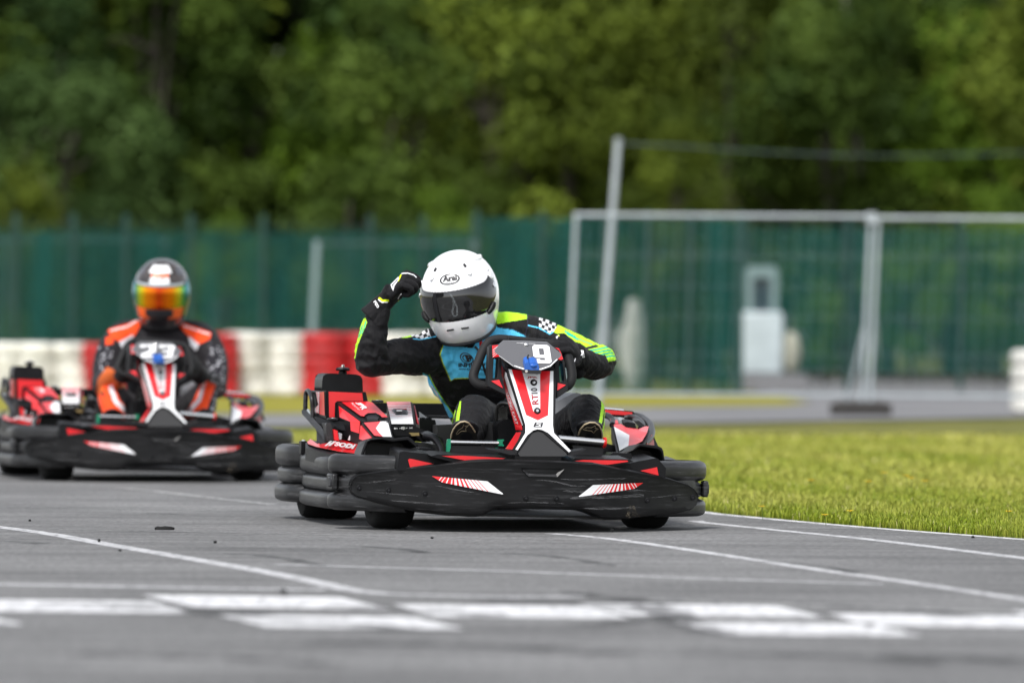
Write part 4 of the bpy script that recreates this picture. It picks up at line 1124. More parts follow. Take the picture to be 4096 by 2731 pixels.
def wrist_text(t, quad, y, par, name='glove_print'):
    bm_ = bmesh.new(); bm_.from_mesh(par.data); bv_ = BVHTree.FromBMesh(bm_); bm_.free(); Ki_ = K1.inverted(); ol_ = Ki_ @ CAMP
    b = B(); vs, fs = text_mesh(t, .03); tl, tr, br, bl = [V(q) for q in quad]; pts = []
    for u, v in vs:
        q = (bl*(1-u)+br*u)*(1-v)+(tl*(1-u)+tr*u)*v; d_ = (Ki_.to_3x3() @ ray(q.x, q.y)).normalized(); h_ = bv_.ray_cast(ol_-V(O1), d_); pts.append(h_[0]-d_*.002 if h_[0] else None)
    fs = [f for f in fs if all(pts[i] is not None for i in f)]; pts = [p or V((0, 0, 0)) for p in pts]
    b.add(pts, fs, M['white']); return b.build(name, par) if fs else None
wrist_text('rco', [(1502, 1200), (1518, 1226), (1510, 1234), (1493, 1208)], .330, g1)
wrist_text('spa', [(2340, 1430), (2334, 1398), (2318, 1400), (2326, 1432)], -.02, g2)
# shoes: upper, sole with a pale edge and the star
def shoe(toe, heel, parent, off, sole_pts, edge, y_s, Pm, star):
    b = B()
    t, h = V(toe), V(heel); ax = (t-h).normalized(); lat_ = V((1, 0, 0)); nn = ax.cross(lat_).normalized()
    if nn.y > 0: nn = -nn
    rings = []
    for k in range(13):
        u = k/12; w = .034+.012*math.sin(u*math.pi)**.6 if 0 < u < 1 else .022
        w = (.026, .034, .037, .037, .036, .037, .041, .046, .048, .048, .045, .036, .018)[k]; th = (.05, .06, .062, .06, .056, .05, .046, .042, .038, .033, .028, .022, .014)[k]
        c = h+(t-h)*u-nn*th*.5
        rings.append([c+lat_*w*math.cos(a)-nn*th*.55*math.sin(a) for a in [2*math.pi*j/18 for j in range(18)]])
    b.loft(rings, M['print'])
    s = b.build('shoe', parent, smooth=60, off=off)
    b = B(); pts = [Pm(x, y, y_s+(y-1690)*.0014) for x, y in sole_pts]; b.prism(pts, (0, .012, .0), M['sole'])
    so = b.build('sole', s, bevel=.003, off=off)
    b = B(); b.tube([Pm(x, y, y_s+(y-1690)*.0014-.001) for x, y in edge], .0030, M['tan'], 6); 
    b.tube([Pm(x, y, y_s+(y-1690)*.0014-.001) for x, y in star], .0011, M['tan'], 5, closed=True)
    b.build('sole_print', so, smooth=60, off=off)
def X7(q): return [(1500+x/4.9, 1560+y/4.9) for x, y in q]
def X2(q): return [(1700+x/2.412, 1200+y/2.412) for x, y in q]
sl = X7([(1490, 940), (1500, 860), (1540, 760), (1600, 680), (1680, 625), (1760, 612), (1830, 640), (1900, 720), (1960, 820), (2000, 920), (2005, 975)])
st = X7([(1590, 850), (1640, 780), (1720, 730), (1735, 672), (1765, 712), (1840, 680), (1775, 750), (1785, 805), (1740, 800), (1690, 800), (1620, 860), (1600, 870)])
shoe(P(1860, 1690, -.16), P(1872, 1812, -.02), root1, O1, sl+[(1908, 1800), (1806, 1800)], sl[:9], -.172, P, st)
sl2 = X2([(1480, 1300), (1500, 1245), (1540, 1200), (1590, 1180), (1640, 1182), (1680, 1210), (1705, 1260), (1712, 1320)])
st2 = X2([(1522, 1248), (1560, 1228), (1605, 1230), (1645, 1212), (1640, 1236), (1675, 1242), (1645, 1256), (1630, 1282), (1605, 1262), (1560, 1255)])
shoe(P(2364, 1692, -.16), P(2352, 1806, -.02), root1, O1, sl2+[(2408, 1800), (2312, 1800)], sl2, -.172, P, st2)
# helmet
HM = Matrix.Translation(P(1837, 1160, .50)) @ Matrix.Rotation(R(-19), 4, 'Z') @ Matrix.Rotation(R(17), 4, 'X') @ Matrix.Rotation(R(-9.5), 4, 'Y') @ Matrix.Scale(1.02, 4)
sh, T, on, patch, vt, vb = helmet(root1, HM, {'shell': 'white_shell', 'visor': 'visor'}, O1)
b = B()
a0, a1, za, zb = -.305, .29, .060, .094
patch(b, ellipse_ring(40, 1, .82), a0, a1, za, zb, M['print'], 1.004)
patch(b, text_mesh('Arai', .055), a0+.10, a1-.085, za+.011, zb-.004, M['print'], 1.005)
patch(b, text_mesh('HELMET', .0), a0+.18, a1-.19, za+.0035, za+.0085, M['print'], 1.005)
b.build('brand_badge', sh, off=O1)
for s in (-1, 1):
    b = B(); c = on(s*.62, .098, 1.0); nrm = (c-T((0, 0, .02))).normalized(); up = (on(s*.60, .112)-on(s*.62, .096)).normalized(); sd = up.cross(nrm)
    b.ball(c-up*.012+nrm*.0005, (.011, .019, .0045), M['white_shell'], 10, Matrix((sd, up, nrm)).transposed())
    v = b.build('vent', sh, bevel=.003, seg=3, off=O1)
    b = B(); c2 = c+up*.014; b.lathe([(.0001, .004), (.0045, .004), (.0045, -.006)], M['print'], c2-up*.004, nrm, 12); b.lathe([(.0001, .004), (.0045, .004), (.0045, -.006)], M['print'], c2+up*.004, nrm, 12)
    b.prism([c2-up*.004+sd*.0045+nrm*.0038, c2-up*.004-sd*.0045+nrm*.0038, c2+up*.004-sd*.0045+nrm*.0038, c2+up*.004+sd*.0045+nrm*.0038], -nrm*.008, M['print'])
    b.build('vent_hole', v, off=O1)
    b = B(); pts = [on(s*(.09+.20*i/6), -.098-.0004*i, 1.003) for i in range(7)]; b.tube(pts, .0034, M['print'], 8); b.build('chin_slot', sh, smooth=60, off=O1)
    b = B(); c = on(s*1.40, .045, 1.02); nrm = (on(s*1.40, .045, 1.1)-c).normalized()
    b.lathe([(.017, -.012), (.017, .002), (.013, .005), (.0005, .005)], M['white_shell'], c, nrm, 20); c3 = on(s*1.33, .012, 1.02); b.lathe([(.010, -.008), (.010, .003), (.0005, .004)], M['chrome'], c3, nrm, 14)
    b.build('visor_pivot', sh, smooth=35, off=O1)
    b = B(); b.tube([on(s*.92, -.070, 1.016), on(s*1.0, -.064, 1.03), on(s*1.08, -.055, 1.035), on(s*1.16, -.044, 1.03)], [.007, .009, .011, .009], M['plastic'], 10); b.ball(on(s*1.12, -.05, 1.035), .010, M['plastic'])
    b.build('visor_latch', sh, smooth=60, off=O1)
    b = B(); b.tube([on(s*1.2, .112, .955), on(s*1.6, .106, .968), on(s*2.0, .100, .968), on(s*2.4, .092, .955)], [.009, .011, .011, .009], M['white_shell'], 10); b.build('spoiler', sh, smooth=60, off=O1)
b = B()
for i in range(2):
    a = -.03+.02*i
    b.tube([on(a+.00, .030, 1.0235), on(a+.05, .012, 1.0235), on(a+.03, -.012, 1.0235), on(a-.02, -.034, 1.0235), on(a+.01, -.050, 1.0235), on(a+.07, -.046, 1.0235), on(a+.095, -.02, 1.0235), on(a+.06, .006, 1.0235)], .0004, M['steel'], 5)
b.build('visor_reflections', sh, off=O1)  # pale streaks drawn on the visor in place of reflections
# vertical dark tear-off strip on the visor
b = B()
vs, fs = gridpatch(4, 8)
b.add([T((lambda q: V((q.x*1.0236, q.y*1.0236, q.z)))(hshape(-.50+.10*u, vt(-.5)+(vb(-.5)-vt(-.5))*v))) for u, v in vs], fs, M['print']); b.build('visor_strip', sh, smooth=60, off=O1)
# chest print, strap and zip
b = B()
def chest(g, quad, y, m):
    vs, fs = g; tl, tr, br, bl = [V(q) for q in quad]; pts = []
    for u, v in vs:
        q = (bl*(1-u)+br*u)*(1-v)+(tl*(1-u)+tr*u)*v; pts.append((q.x, q.y))
    return pts, fs
from mathutils.bvhtree import BVHTree
bm_ = bmesh.new(); bm_.from_mesh(body1.data); bvh = BVHTree.FromBMesh(bm_); bm_.free()
Ki = K1.inverted(); o_l = Ki @ CAMP
def on_body(px, py, lift=.003):
    d = (Ki.to_3x3() @ ray(px, py)).normalized()
    h = bvh.ray_cast(o_l-V(O1), d)
    return (h[0]+V(O1)-d*lift) if h[0] else None
def put(b, g2d, m, lift=.003):
    pts, fs = g2d; vv = [on_body(x, y, lift) for x, y in pts]
    ok = [f for f in fs if all(vv[i] is not None for i in f)]
    vv = [v if v is not None else V((0, .62, .5)) for v in vv]
    b.add(vv, ok, m)
put(b, chest(ellipse_ring(28, 1, .84), [(1832, 1410), (1884, 1410), (1902, 1456), (1850, 1456)], 0, 0), M['print'])
put(b, chest(ellipse_ring(24, .66, .5), [(1832, 1410), (1884, 1410), (1902, 1456), (1850, 1456)], 0, 0), M['print'])
put(b, chest(text_mesh('P', .06), [(1858, 1418), (1884, 1420), (1896, 1448), (1868, 1446)], 0, 0), M['print'], .0036)
put(b, chest(text_mesh('INFINITY', .03), [(1834, 1452), (1944, 1452), (1946, 1470), (1834, 1468)], 0, 0), M['print'])
put(b, chest(text_mesh('RACING TEAM', .03), [(1868, 1473), (1948, 1474), (1948, 1481), (1868, 1479)], 0, 0), M['print'])
ck = polys([[(i/8, j/3), ((i+1)/8, j/3), ((i+1)/8, (j+1)/3), (i/8, (j+1)/3)] for i in range(8) for j in range(3) if (i+j) % 2 == 0])
put(b, chest(ck, [(1836, 1472), (1866, 1473), (1864, 1479), (1834, 1478)], 0, 0), M['print'])
b.build('chest_print', body1, off=(0, 0, 0)).location = (-O1[0], -O1[1], -O1[2])
b = B()
zp = [on_body(x, y, .002) for x, y in ((1900, 1385), (1912, 1400), (1925, 1440), (1945, 1500))]
b.tube([z for z in zp if z is not None], .0045, M['print'], 6); b.build('zip', body1).location = (-O1[0], -O1[1], -O1[2])
b = B(); b.prism([P(1918, 1358, .44), P(1930, 1352, .44), P(1928, 1386, .45), P(1919, 1386, .45)], (0, .006, 0), M['redcap']); b.build('strap', sh, off=O1)

# ---- following driver
P2, PZ2 = mapper(K2)
O2 = (0, .62, .10)
root2 = empty('person', K2 @ Matrix.Translation(O2))
tag(root2, 'blurred driver in orange and black suit with mirrored visor, both hands on the wheel', 'person', 'kart drivers')
b = B()
torso(b, [(P2(655, 1680, .80), l0, .160, .10), (P2(652, 1600, .79), l0, .175, .118), (P2(650, 1510, .76), l0, .185, .118), (P2(648, 1420, .72), l0, .205, .125), (P2(645, 1352, .70), l0, .185, .105), (P2(643, 1318, .70), l0, .15, .080), (P2(643, 1295, .69), l0, .09, .06)])
for sx, q in ((-1, [(484, 1356, .68), (432, 1430, .56), (412, 1535, .40)]), (1, [(806, 1358, .68), (858, 1440, .56), (862, 1550, .40)])):
    limb(b, [P2(640+sx*110, 1345, .70)]+[P2(*k) for k in q], [.085, .080, .066, .056])
limb(b, [P2(412, 1535, .40), P2(450, 1512, .2), P2(498, 1478, .0)], [.058, .052, .034])
limb(b, [P2(862, 1550, .40), P2(830, 1520, .2), P2(788, 1482, .0)], [.058, .052, .034])
limb(b, [P2(620, 1690, .76), P2(500, 1640, .48), P2(450, 1588, .24)], [.095, .090, .072])
limb(b, [P2(450, 1588, .23), P2(454, 1625, .13), P2(458, 1665, .04)], [.070, .062, .050])
limb(b, [P2(690, 1690, .76), P2(770, 1640, .48), P2(812, 1588, .24)], [.095, .090, .072])
limb(b, [P2(812, 1588, .23), P2(814, 1625, .13), P2(810, 1665, .04)], [.070, .062, .050])
body2 = remeshed(b, 'body', root2, O2, .009, 4, M['suit'], .002)
ORG = s2l((238, 74, 20)); ORL = s2l((246, 120, 70)); WH = (.72, .72, .76)
def Q1(q): return [(x/1.633, 1000+y/1.633) for x, y in q]
def speck(px, py):
    n = noise.noise(V((px*.09, py*.14, 3.1)))
    return WH if n > .38 else (.010, .009, .014)
z2 = [
 (Q1([(640, 640), (720, 560), (740, 660), (700, 800), (640, 900)]), speck), (Q1([(1370, 600), (1460, 640), (1470, 920), (1380, 900), (1350, 720)]), speck),
 (Q1([(700, 520), (840, 480), (900, 450), (930, 470), (880, 560), (800, 610), (730, 570)]), ORG), (Q1([(1160, 450), (1210, 480), (1380, 540), (1370, 580), (1290, 620), (1240, 570), (1170, 500)]), ORG),
 (stripe(Q1([(720, 525), (830, 500), (900, 455)]), 5), WH), (stripe(Q1([(1190, 490), (1280, 520), (1370, 550)]), 5), WH),
 (Q1([(780, 600), (870, 550), (860, 600), (820, 660), (795, 640)]), WH), (Q1([(1230, 560), (1300, 615), (1280, 660), (1245, 620)]), WH),
 (Q1([(690, 570), (735, 560), (740, 610), (690, 620)]), ORG),
 (Q1([(640, 840), (700, 760), (760, 790), (830, 830), (800, 900), (660, 930), (620, 960)]), s2l((200, 90, 20))), (Q1([(1300, 800), (1340, 830), (1390, 900), (1380, 930), (1300, 860)]), ORG),
 (Q1([(670, 880), (740, 870), (785, 980), (890, 1105), (770, 1115), (700, 1040)]), ORG), (stripe(Q1([(720, 885), (755, 985), (860, 1090)]), 18), WH),
 (Q1([(640, 930), (690, 960), (700, 1080), (640, 1060)]), ORG),
 (Q1([(1320, 850), (1410, 880), (1350, 1040), (1290, 1095), (1180, 1100), (1260, 990)]), ORG), (stripe(Q1([(1335, 860), (1300, 980), (1215, 1075)]), 16), WH),
 (Q1([(1380, 960), (1420, 900), (1410, 1050), (1360, 1040)]), speck),
]
paint(body2, K2, O2, z2, (.011, .0095, .012))
for w, kn, s in ((P2(498, 1478, .0), P2(512, 1440, -.07), 1), (P2(790, 1482, .0), P2(772, 1444, -.07), -1)):
    b = B(); hand(b, w, kn-w, (.6*s, .6, -.3), curl=(50, 60, 45), side=-1 if s > 0 else 1, size=1.05); b.tube([w-(kn-w).normalized()*.06, w], [.046, .034], M['glove'], 14)
    g = remeshed(b, 'glove', root2, O2, .006, 3, M['glove']); paint(g, K2, O2, [], (.011, .010, .011))
for t, h in ((P2(452, 1640, -.15), P2(460, 1712, -.02)), (P2(822, 1640, -.15), P2(812, 1712, -.02))):
    b = B(); rings = []; nn = V((0, -.8, -.5)).normalized()
    for k in range(9):
        u = k/8; w = (.03, .036, .037, .038, .042, .047, .046, .036, .016)[k]; th = (.05, .06, .06, .055, .048, .04, .033, .025, .015)[k]
        c = h+(t-h)*u-nn*th*.5; rings.append([c+V((1, 0, 0))*w*math.cos(a)-nn*th*.55*math.sin(a) for a in [2*math.pi*j/14 for j in range(14)]])
    b.loft(rings, M['print']); b.build('shoe', root2, smooth=60, off=O2)
# mirrored visor: an iridescent coating
m, nt, bs = new_mat('mirrored_visor')
bs.inputs['Metallic'].default_value = .75; bs.inputs['Roughness'].default_value = .22
tc = N(nt, 'ShaderNodeTexCoord'); sx = N(nt, 'ShaderNodeSeparateXYZ'); nt.links.new(tc.outputs['Object'], sx.inputs[0])
mp = N(nt, 'ShaderNodeMapRange'); mp.inputs[1].default_value = -.125; mp.inputs[2].default_value = .125; nt.links.new(sx.outputs['X'], mp.inputs[0])
cr = N(nt, 'ShaderNodeValToRGB'); nt.links.new(mp.outputs[0], cr.inputs[0])
e = cr.color_ramp.elements; e[0].position = 0; e[0].color = (.0, .16, .20, 1); e[1].position = 1; e[1].color = (.02, .18, .20, 1)
for pos, col in ((.05, (.20, .38, .05, 1)), (.13, (.58, .52, .01, 1)), (.25, (.75, .22, .0, 1)), (.5, (.48, .032, .0, 1)), (.75, (.75, .2, .0, 1)), (.88, (.6, .55, .02, 1)), (.96, (.1, .4, .1, 1))):
    q = e.new(pos); q.color = col
nt.links.new(cr.outputs[0], bs.inputs['Base Color'])
M['mirror'] = m
M['dark_shell'] = mat('dark_patterned_helmet', (.035, .028, .026), .2, coat=.6, vary=.8, vscale=14)
HM2 = Matrix.Translation(P2(647, 1154, .62)) @ Matrix.Rotation(R(-12), 4, 'Z') @ Matrix.Rotation(R(13), 4, 'X') @ Matrix.Scale(1.03, 4)
OH2 = O2
sh2, T, on, patch, vt, vb = helmet(root2, HM2, {'shell': 'dark_shell', 'visor': 'mirror'}, O2)
b = B()
patch(b, gridpatch(10, 8), -.36, .36, .052, .080, M['white'], 1.006); patch(b, gridpatch(10, 4), -.36, .36, .080, .096, M['orange'], 1.006); patch(b, gridpatch(12, 8), -.55, .55, .097, .128, M['white'], 1.006)
patch(b, ellipse_ring(24, 1, .7), -.16, .16, .066, .082, M['print'], 1.010)
patch(b, gridpatch(18, 4), -1.0, 1.0, .041, .051, M['steel'], 1.028)
for s in (-1, 1):
    patch(b, gridpatch(6, 6), s*.35, s*.95, -.115, -.064, M['orange'], 1.008); patch(b, gridpatch(6, 4), s*.85, s*1.5, .085, .112, M['rim'], 1.006)
patch(b, gridpatch(8, 4), -.5, .5, -.105, -.068, M['print'], 1.016); patch(b, gridpatch(8, 3), -.34, .34, -.160, -.115, M['print'], 1.008)
b.build('helmet_graphics', sh2, smooth=60, off=O2)
# the visor colours follow the visor itself: give its material object space a centre on the helmet
for ch in sh2.children:
    if ch.name.startswith('visor') and 'seal' not in ch.name:
        me = ch.data; c = HM2.translation-V(O2); rot = HM2.to_3x3().normalized()
        loc = Matrix.Translation(c) @ Matrix.Rotation(R(-12), 4, 'Z')
        me.transform(loc.inverted()); ch.matrix_local = loc
# ------------------------------------------------------------------ ground, track, grass
def hgt(x, y): return 0.0 if y < 86 else .003*(y-86)
def ground_mat(name, c1, c2, scale, rough=.95, detail=6, bump=0):
    m, nt, bs = new_mat(name)
    tc = N(nt, 'ShaderNodeTexCoord'); nz = N(nt, 'ShaderNodeTexNoise', Scale=scale, Detail=float(detail)); nt.links.new(tc.outputs['Object'], nz.inputs['Vector'])
    cr = N(nt, 'ShaderNodeValToRGB'); nt.links.new(nz.outputs['Fac'], cr.inputs[0]); cr.color_ramp.elements[0].position = .32; cr.color_ramp.elements[1].position = .68
    cr.color_ramp.elements[0].color = (*c1, 1); cr.color_ramp.elements[1].color = (*c2, 1); nt.links.new(cr.outputs[0], bs.inputs['Base Color'])
    bs.inputs['Roughness'].default_value = rough; bs.inputs['Specular IOR Level'].default_value = .2
    return m
M['turf'] = ground_mat('turf_soil', (.075, .085, .012), (.17, .16, .035), 1.2)
M['far_turf'] = ground_mat('dry_turf', (.17, .165, .012), (.27, .24, .03), .8)
# asphalt
m, nt, bs = new_mat('worn_asphalt'); M['asphalt'] = m
tc = N(nt, 'ShaderNodeTexCoord')
n1 = N(nt, 'ShaderNodeTexNoise', Scale=55.0, Detail=6.0, Roughness=.75); nt.links.new(tc.outputs['Object'], n1.inputs['Vector'])
n2 = N(nt, 'ShaderNodeTexNoise', Scale=.9, Detail=6.0); nt.links.new(tc.outputs['Object'], n2.inputs['Vector'])
mpn = N(nt, 'ShaderNodeMapping'); mpn.inputs['Scale'].default_value = (.8, 6, 1); mpn.inputs['Rotation'].default_value = (0, 0, R(-12)); nt.links.new(tc.outputs['Object'], mpn.inputs['Vector'])
n3 = N(nt, 'ShaderNodeTexNoise', Scale=1.0, Detail=4.0); nt.links.new(mpn.outputs[0], n3.inputs['Vector'])
c1 = N(nt, 'ShaderNodeValToRGB'); nt.links.new(n1.outputs['Fac'], c1.inputs[0]); c1.color_ramp.elements[0].position = .36; c1.color_ramp.elements[1].position = .66
c1.color_ramp.elements[0].color = (.072, .072, .073, 1); c1.color_ramp.elements[1].color = (.248, .247, .246, 1)
mr = N(nt, 'ShaderNodeMapRange'); mr.inputs[1].default_value = .3; mr.inputs[2].default_value = .7; mr.inputs[3].default_value = .76; mr.inputs[4].default_value = 1.18; nt.links.new(n2.outputs['Fac'], mr.inputs[0])
mr3 = N(nt, 'ShaderNodeMapRange'); mr3.inputs[1].default_value = .46; mr3.inputs[2].default_value = .78; mr3.inputs[3].default_value = 1; mr3.inputs[4].default_value = .50; nt.links.new(n3.outputs['Fac'], mr3.inputs[0])
mu = N(nt, 'ShaderNodeMath', operation='MULTIPLY'); nt.links.new(mr.outputs[0], mu.inputs[0]); nt.links.new(mr3.outputs[0], mu.inputs[1])
mx = N(nt, 'ShaderNodeMix', data_type='RGBA', blend_type='MULTIPLY'); mx.inputs[0].default_value = 1; nt.links.new(c1.outputs[0], mx.inputs[6]); nt.links.new(mu.outputs[0], mx.inputs[7])
nt.links.new(mx.outputs[2], bs.inputs['Base Color']); bs.inputs['Roughness'].default_value = .82; bs.inputs['Specular IOR Level'].default_value = .35
bp = N(nt, 'ShaderNodeBump', Strength=.5, Distance=.004); nt.links.new(n1.outputs['Fac'], bp.inputs['Height']); nt.links.new(bp.outputs[0], bs.inputs['Normal'])
M['far_asphalt'] = ground_mat('pale_asphalt', (.14, .14, .145), (.20, .20, .205), .6, .85)
# worn white paint
def paint_mat(name, col, wear):
    m, nt, bs = new_mat(name)
    tc = N(nt, 'ShaderNodeTexCoord'); mpn = N(nt, 'ShaderNodeMapping'); mpn.inputs['Scale'].default_value = (1, .22, 1); mpn.inputs['Rotation'].default_value = (0, 0, R(14)); nt.links.new(tc.outputs['Object'], mpn.inputs['Vector'])
    nz = N(nt, 'ShaderNodeTexNoise', Scale=26.0, Detail=9.0, Roughness=.78); nt.links.new(mpn.outputs[0], nz.inputs['Vector'])
    mr = N(nt, 'ShaderNodeMapRange'); mr.inputs[1].default_value = wear-.10; mr.inputs[2].default_value = wear+.12; nt.links.new(nz.outputs['Fac'], mr.inputs[0])
    mx = N(nt, 'ShaderNodeMix', data_type='RGBA'); nt.links.new(mr.outputs[0], mx.inputs[0]); mx.inputs[6].default_value = (.13, .13, .135, 1); mx.inputs[7].default_value = (*col, 1)
    nt.links.new(mx.outputs[2], bs.inputs['Base Color']); bs.inputs['Roughness'].default_value = .7
    return m
M['line'] = paint_mat('worn_line_paint', (.46, .46, .47), .42)
M['fresh'] = paint_mat('fresh_line_paint', (.60, .60, .61), .40)
M['faint'] = paint_mat('faint_line_paint', (.34, .34, .33), .50)

def structure(o): return tag(o, kind='structure')
b = B(); xs = [-160, -60, -30, -10, 0, 10, 30, 60, 160]; ys = [-30, 0, 20, 40, 60, 86, 100, 120, 150, 200, 400]
b.grid([[V((x, y, hgt(x, y)-.012)) for x in xs] for y in ys], M['turf']); structure(b.build('ground'))
edge = [ground(*p) for p in ((4300, 2166), (4096, 2149), (3500, 2104), (3000, 2060), (2820, 2040))]
edge = [(p.x, p.y) for p in edge]+[(.40, 22.3), (.02, 25.0), (-.6, 29), (-1.42, 34.4), (-2.6, 36.6), (-5, 38), (-12, 39)]
edge = [(3.4, 11.5), (2.6, 14.6)]+edge[0:]
edge = smooth_path(edge, 5)
b = B(); n = len(edge)
b.add([V((x, y, -.004)) for x, y in edge]+[V((-14-.0*i, y, -.004)) for i, (x, y) in enumerate(edge)], [(i, i+1, n+i+1, n+i) for i in range(n-1)], M['asphalt'])
b.add([V((-14, 0, -.004)), V((6, 0, -.004)), V((3.4, 11.5, -.004)), V((-14, 11.5, -.004))], [(0, 1, 2, 3)], M['asphalt'])
structure(b.build('track'))
def ribbon(pts, w, m, name, z=0.0, par=None):
    z = -.0038+z
    """painted line along a path of world points; w metres wide"""
    b = B(); l = []; r = []
    for i, p in enumerate(pts):
        t = (V(pts[min(i+1, len(pts)-1)])-V(pts[max(i-1, 0)])).normalized(); nn = V((-t.y, t.x)); ww = w[i] if isinstance(w, list) else w
        l.append(V((p[0]+nn.x*ww/2, p[1]+nn.y*ww/2, z))); r.append(V((p[0]-nn.x*ww/2, p[1]-nn.y*ww/2, z)))
    b.grid([l, r], m); return structure(b.build(name))
def gl(*pp): return [tuple(ground(*p).xy) for p in pp]
ribbon([(x-.03, y) for x, y in edge[8:46]], .055, M['fresh'], 'edge_line', .000)
ribbon(smooth_path(gl((2200, 2128), (2450, 2150), (2823, 2203), (3250, 2268), (3600, 2317), (4096, 2390), (4300, 2422)), 5), .055, M['line'], 'track_line', .0002)
ribbon(smooth_path(gl((2780, 2078), (2830, 2086), (3100, 2114), (3500, 2154), (4096, 2226), (4300, 2250)), 5), .06, M['line'], 'track_line', .0003)
ribbon(smooth_path(gl((-200, 2082), (0, 2103), (200, 2130), (435, 2172), (750, 2226), (1045, 2277), (1250, 2318), (1400, 2352), (1560, 2368), (1741, 2373), (2048, 2380), (2344, 2378)), 6), .07, M['line'], 'track_line', .0004)
ribbon(gl((2588, 2390), (3093, 2407), (4096, 2442), (4300, 2450)), .075, M['faint'], 'track_line', .0005)
ribbon(gl((-200, 2325), (0, 2330), (871, 2346), (1300, 2352)), .085, M['line'], 'track_line', .0006)
ribbon(gl((1106, 2251), (1500, 2263), (2048, 2279), (2919, 2311), (3529, 2330)), .055, M['line'], 'track_line', .0007)
ribbon(gl((-100, 2022), (0, 2024), (600, 2033), (1106, 2042)), .03, M['faint'], 'track_line', .0008)
ribbon(gl((190, 2111), (1100, 2130), (2048, 2150), (2353, 2155)), .020, M['faint'], 'track_line', .0009)
ribbon(gl((470, 1947), (600, 1958), (800, 1982), (1106, 2015)), .07, M['faint'], 'track_line', .0010)
def block(tlx, tly, w=790, sk=210, dy=50, name='start_grid_block', m='fresh'):
    q = [ground(tlx, tly), ground(tlx+w, tly+w*.0107), ground(tlx+w+sk, tly+w*.0107+dy), ground(tlx+sk, tly+dy)]
    b = B(); rows = []
    for j in range(5):
        v = j/4; rows.append([(q[0].lerp(q[1], i/8)).lerp(q[3].lerp(q[2], i/8), v)+V((0, 0, -.0024)) for i in range(9)])
    b.grid(rows, M[m]); return structure(b.build(name))
for x, y in ((566, 2373), (2309, 2406), (4040, 2436)): block(x, y)
for x, y in ((-180, 2389), (1570, 2410), (3310, 2447)): block(x, y, sk=160)
for x, y in ((-900, 2434), (860, 2452), (2690, 2480)): block(x, y)
# rubber left on the track
m, nt, bs = new_mat('skid_rubber'); M['skid'] = m
bs.inputs['Base Color'].default_value = (.03, .03, .032, 1); bs.inputs['Roughness'].default_value = .75
tc = N(nt, 'ShaderNodeTexCoord'); nz = N(nt, 'ShaderNodeTexNoise', Scale=9.0, Detail=6.0); nt.links.new(tc.outputs['Object'], nz.inputs['Vector'])
mr = N(nt, 'ShaderNodeMapRange'); mr.inputs[1].default_value = .35; mr.inputs[2].default_value = .75; mr.inputs[4].default_value = .72; nt.links.new(nz.outputs['Fac'], mr.inputs[0]); nt.links.new(mr.outputs[0], bs.inputs['Alpha'])
ribbon(smooth_path(gl((2250, 2362), (2500, 2390), (2660, 2440), (2760, 2500), (2950, 2536)), 6), [.03]*2+[.11]*20+[.05]*3, M['skid'], 'skid_mark', .0022)
ribbon(smooth_path(gl((2330, 2500), (2600, 2470), (2680, 2455)), 5), .12, M['skid'], 'skid_mark', .0024)
ribbon(gl((1400, 2178), (1600, 2190), (1700, 2206)), .05, M['skid'], 'skid_mark', .0022)
ribbon(gl((560, 2048), (720, 2053)), .07, M['skid'], 'skid_mark', .0022)
for px_, py_, w_, s_ in ((150, 2410, 600, .20), (900, 2470, 500, .12), (1900, 2395, 500, .12), (3300, 2420, 400, .10), (1200, 2560, 900, .16), (2700, 2600, 700, .14), (300, 2610, 700, .14), (3500, 2620, 600, .2), (2000, 2210, 300, .06), (900, 2210, 260, .06), (3000, 2240, 300, .05), (1300, 2420, 500, .10)):
    ribbon(smooth_path(gl((px_, py_), (px_+w_*.5, py_+6), (px_+w_, py_+22), (px_+w_*1.5, py_+50)), 5), [.02]+[s_]*14+[.02], M['skid'], 'skid_mark', .0023)
ribbon(gl((0, 2158), (180, 2170)), .08, M['skid'], 'skid_mark', .0022)
# crumbs of rubber
cr_mat = M['tyre']
for i, (px, py, w, d, h) in enumerate(((655, 2119, .085, .03, .010), (396, 2168, .009, .012, .008), (861, 2173, .013, .014, .006), (1135, 2371, .020, .02, .008), (480, 2205, .010, .012, .005), (2448, 2124, .012, .015, .006), (120, 2085, .010, .015, .005), (3892, 2152, .012, .012, .006), (1728, 2155, .012, .015, .005))):
    g = ground(px, py); b = B(); n = 9
    ring = [V((math.cos(2*math.pi*k/n)*w/2*random.uniform(.75, 1.1), math.sin(2*math.pi*k/n)*d/2*random.uniform(.75, 1.1), 0)) for k in range(n)]
    b.loft([[V((p.x, p.y, -.002)) for p in ring], [V((p.x*1.02, p.y, h*.6)) for p in ring], [V((p.x*.7, p.y*.7, h*random.uniform(.8, 1.1))) for p in ring]], cr_mat)
    o = b.build('rubber_crumb', smooth=60); o.location = g+V((0, 0, .003))
    lab = 'flat dark strip of rubber lying on the track left of the front kart' if i == 0 else 'tiny dark crumb of tyre rubber lying on the grey track'
    tag(o, lab, 'debris', 'crumbs of rubber on the track')
# pale stone at the grass edge
b = B(); g = ground(3985, 2136); b.ball((0, 0, .008), (.020, .016, .012), M['tan'], 8); o = b.build('pebble', smooth=60); o.location = g+V((0, 0, .002)); tag(o, 'pale tan pebble lying on the white line by the grass', 'stone')

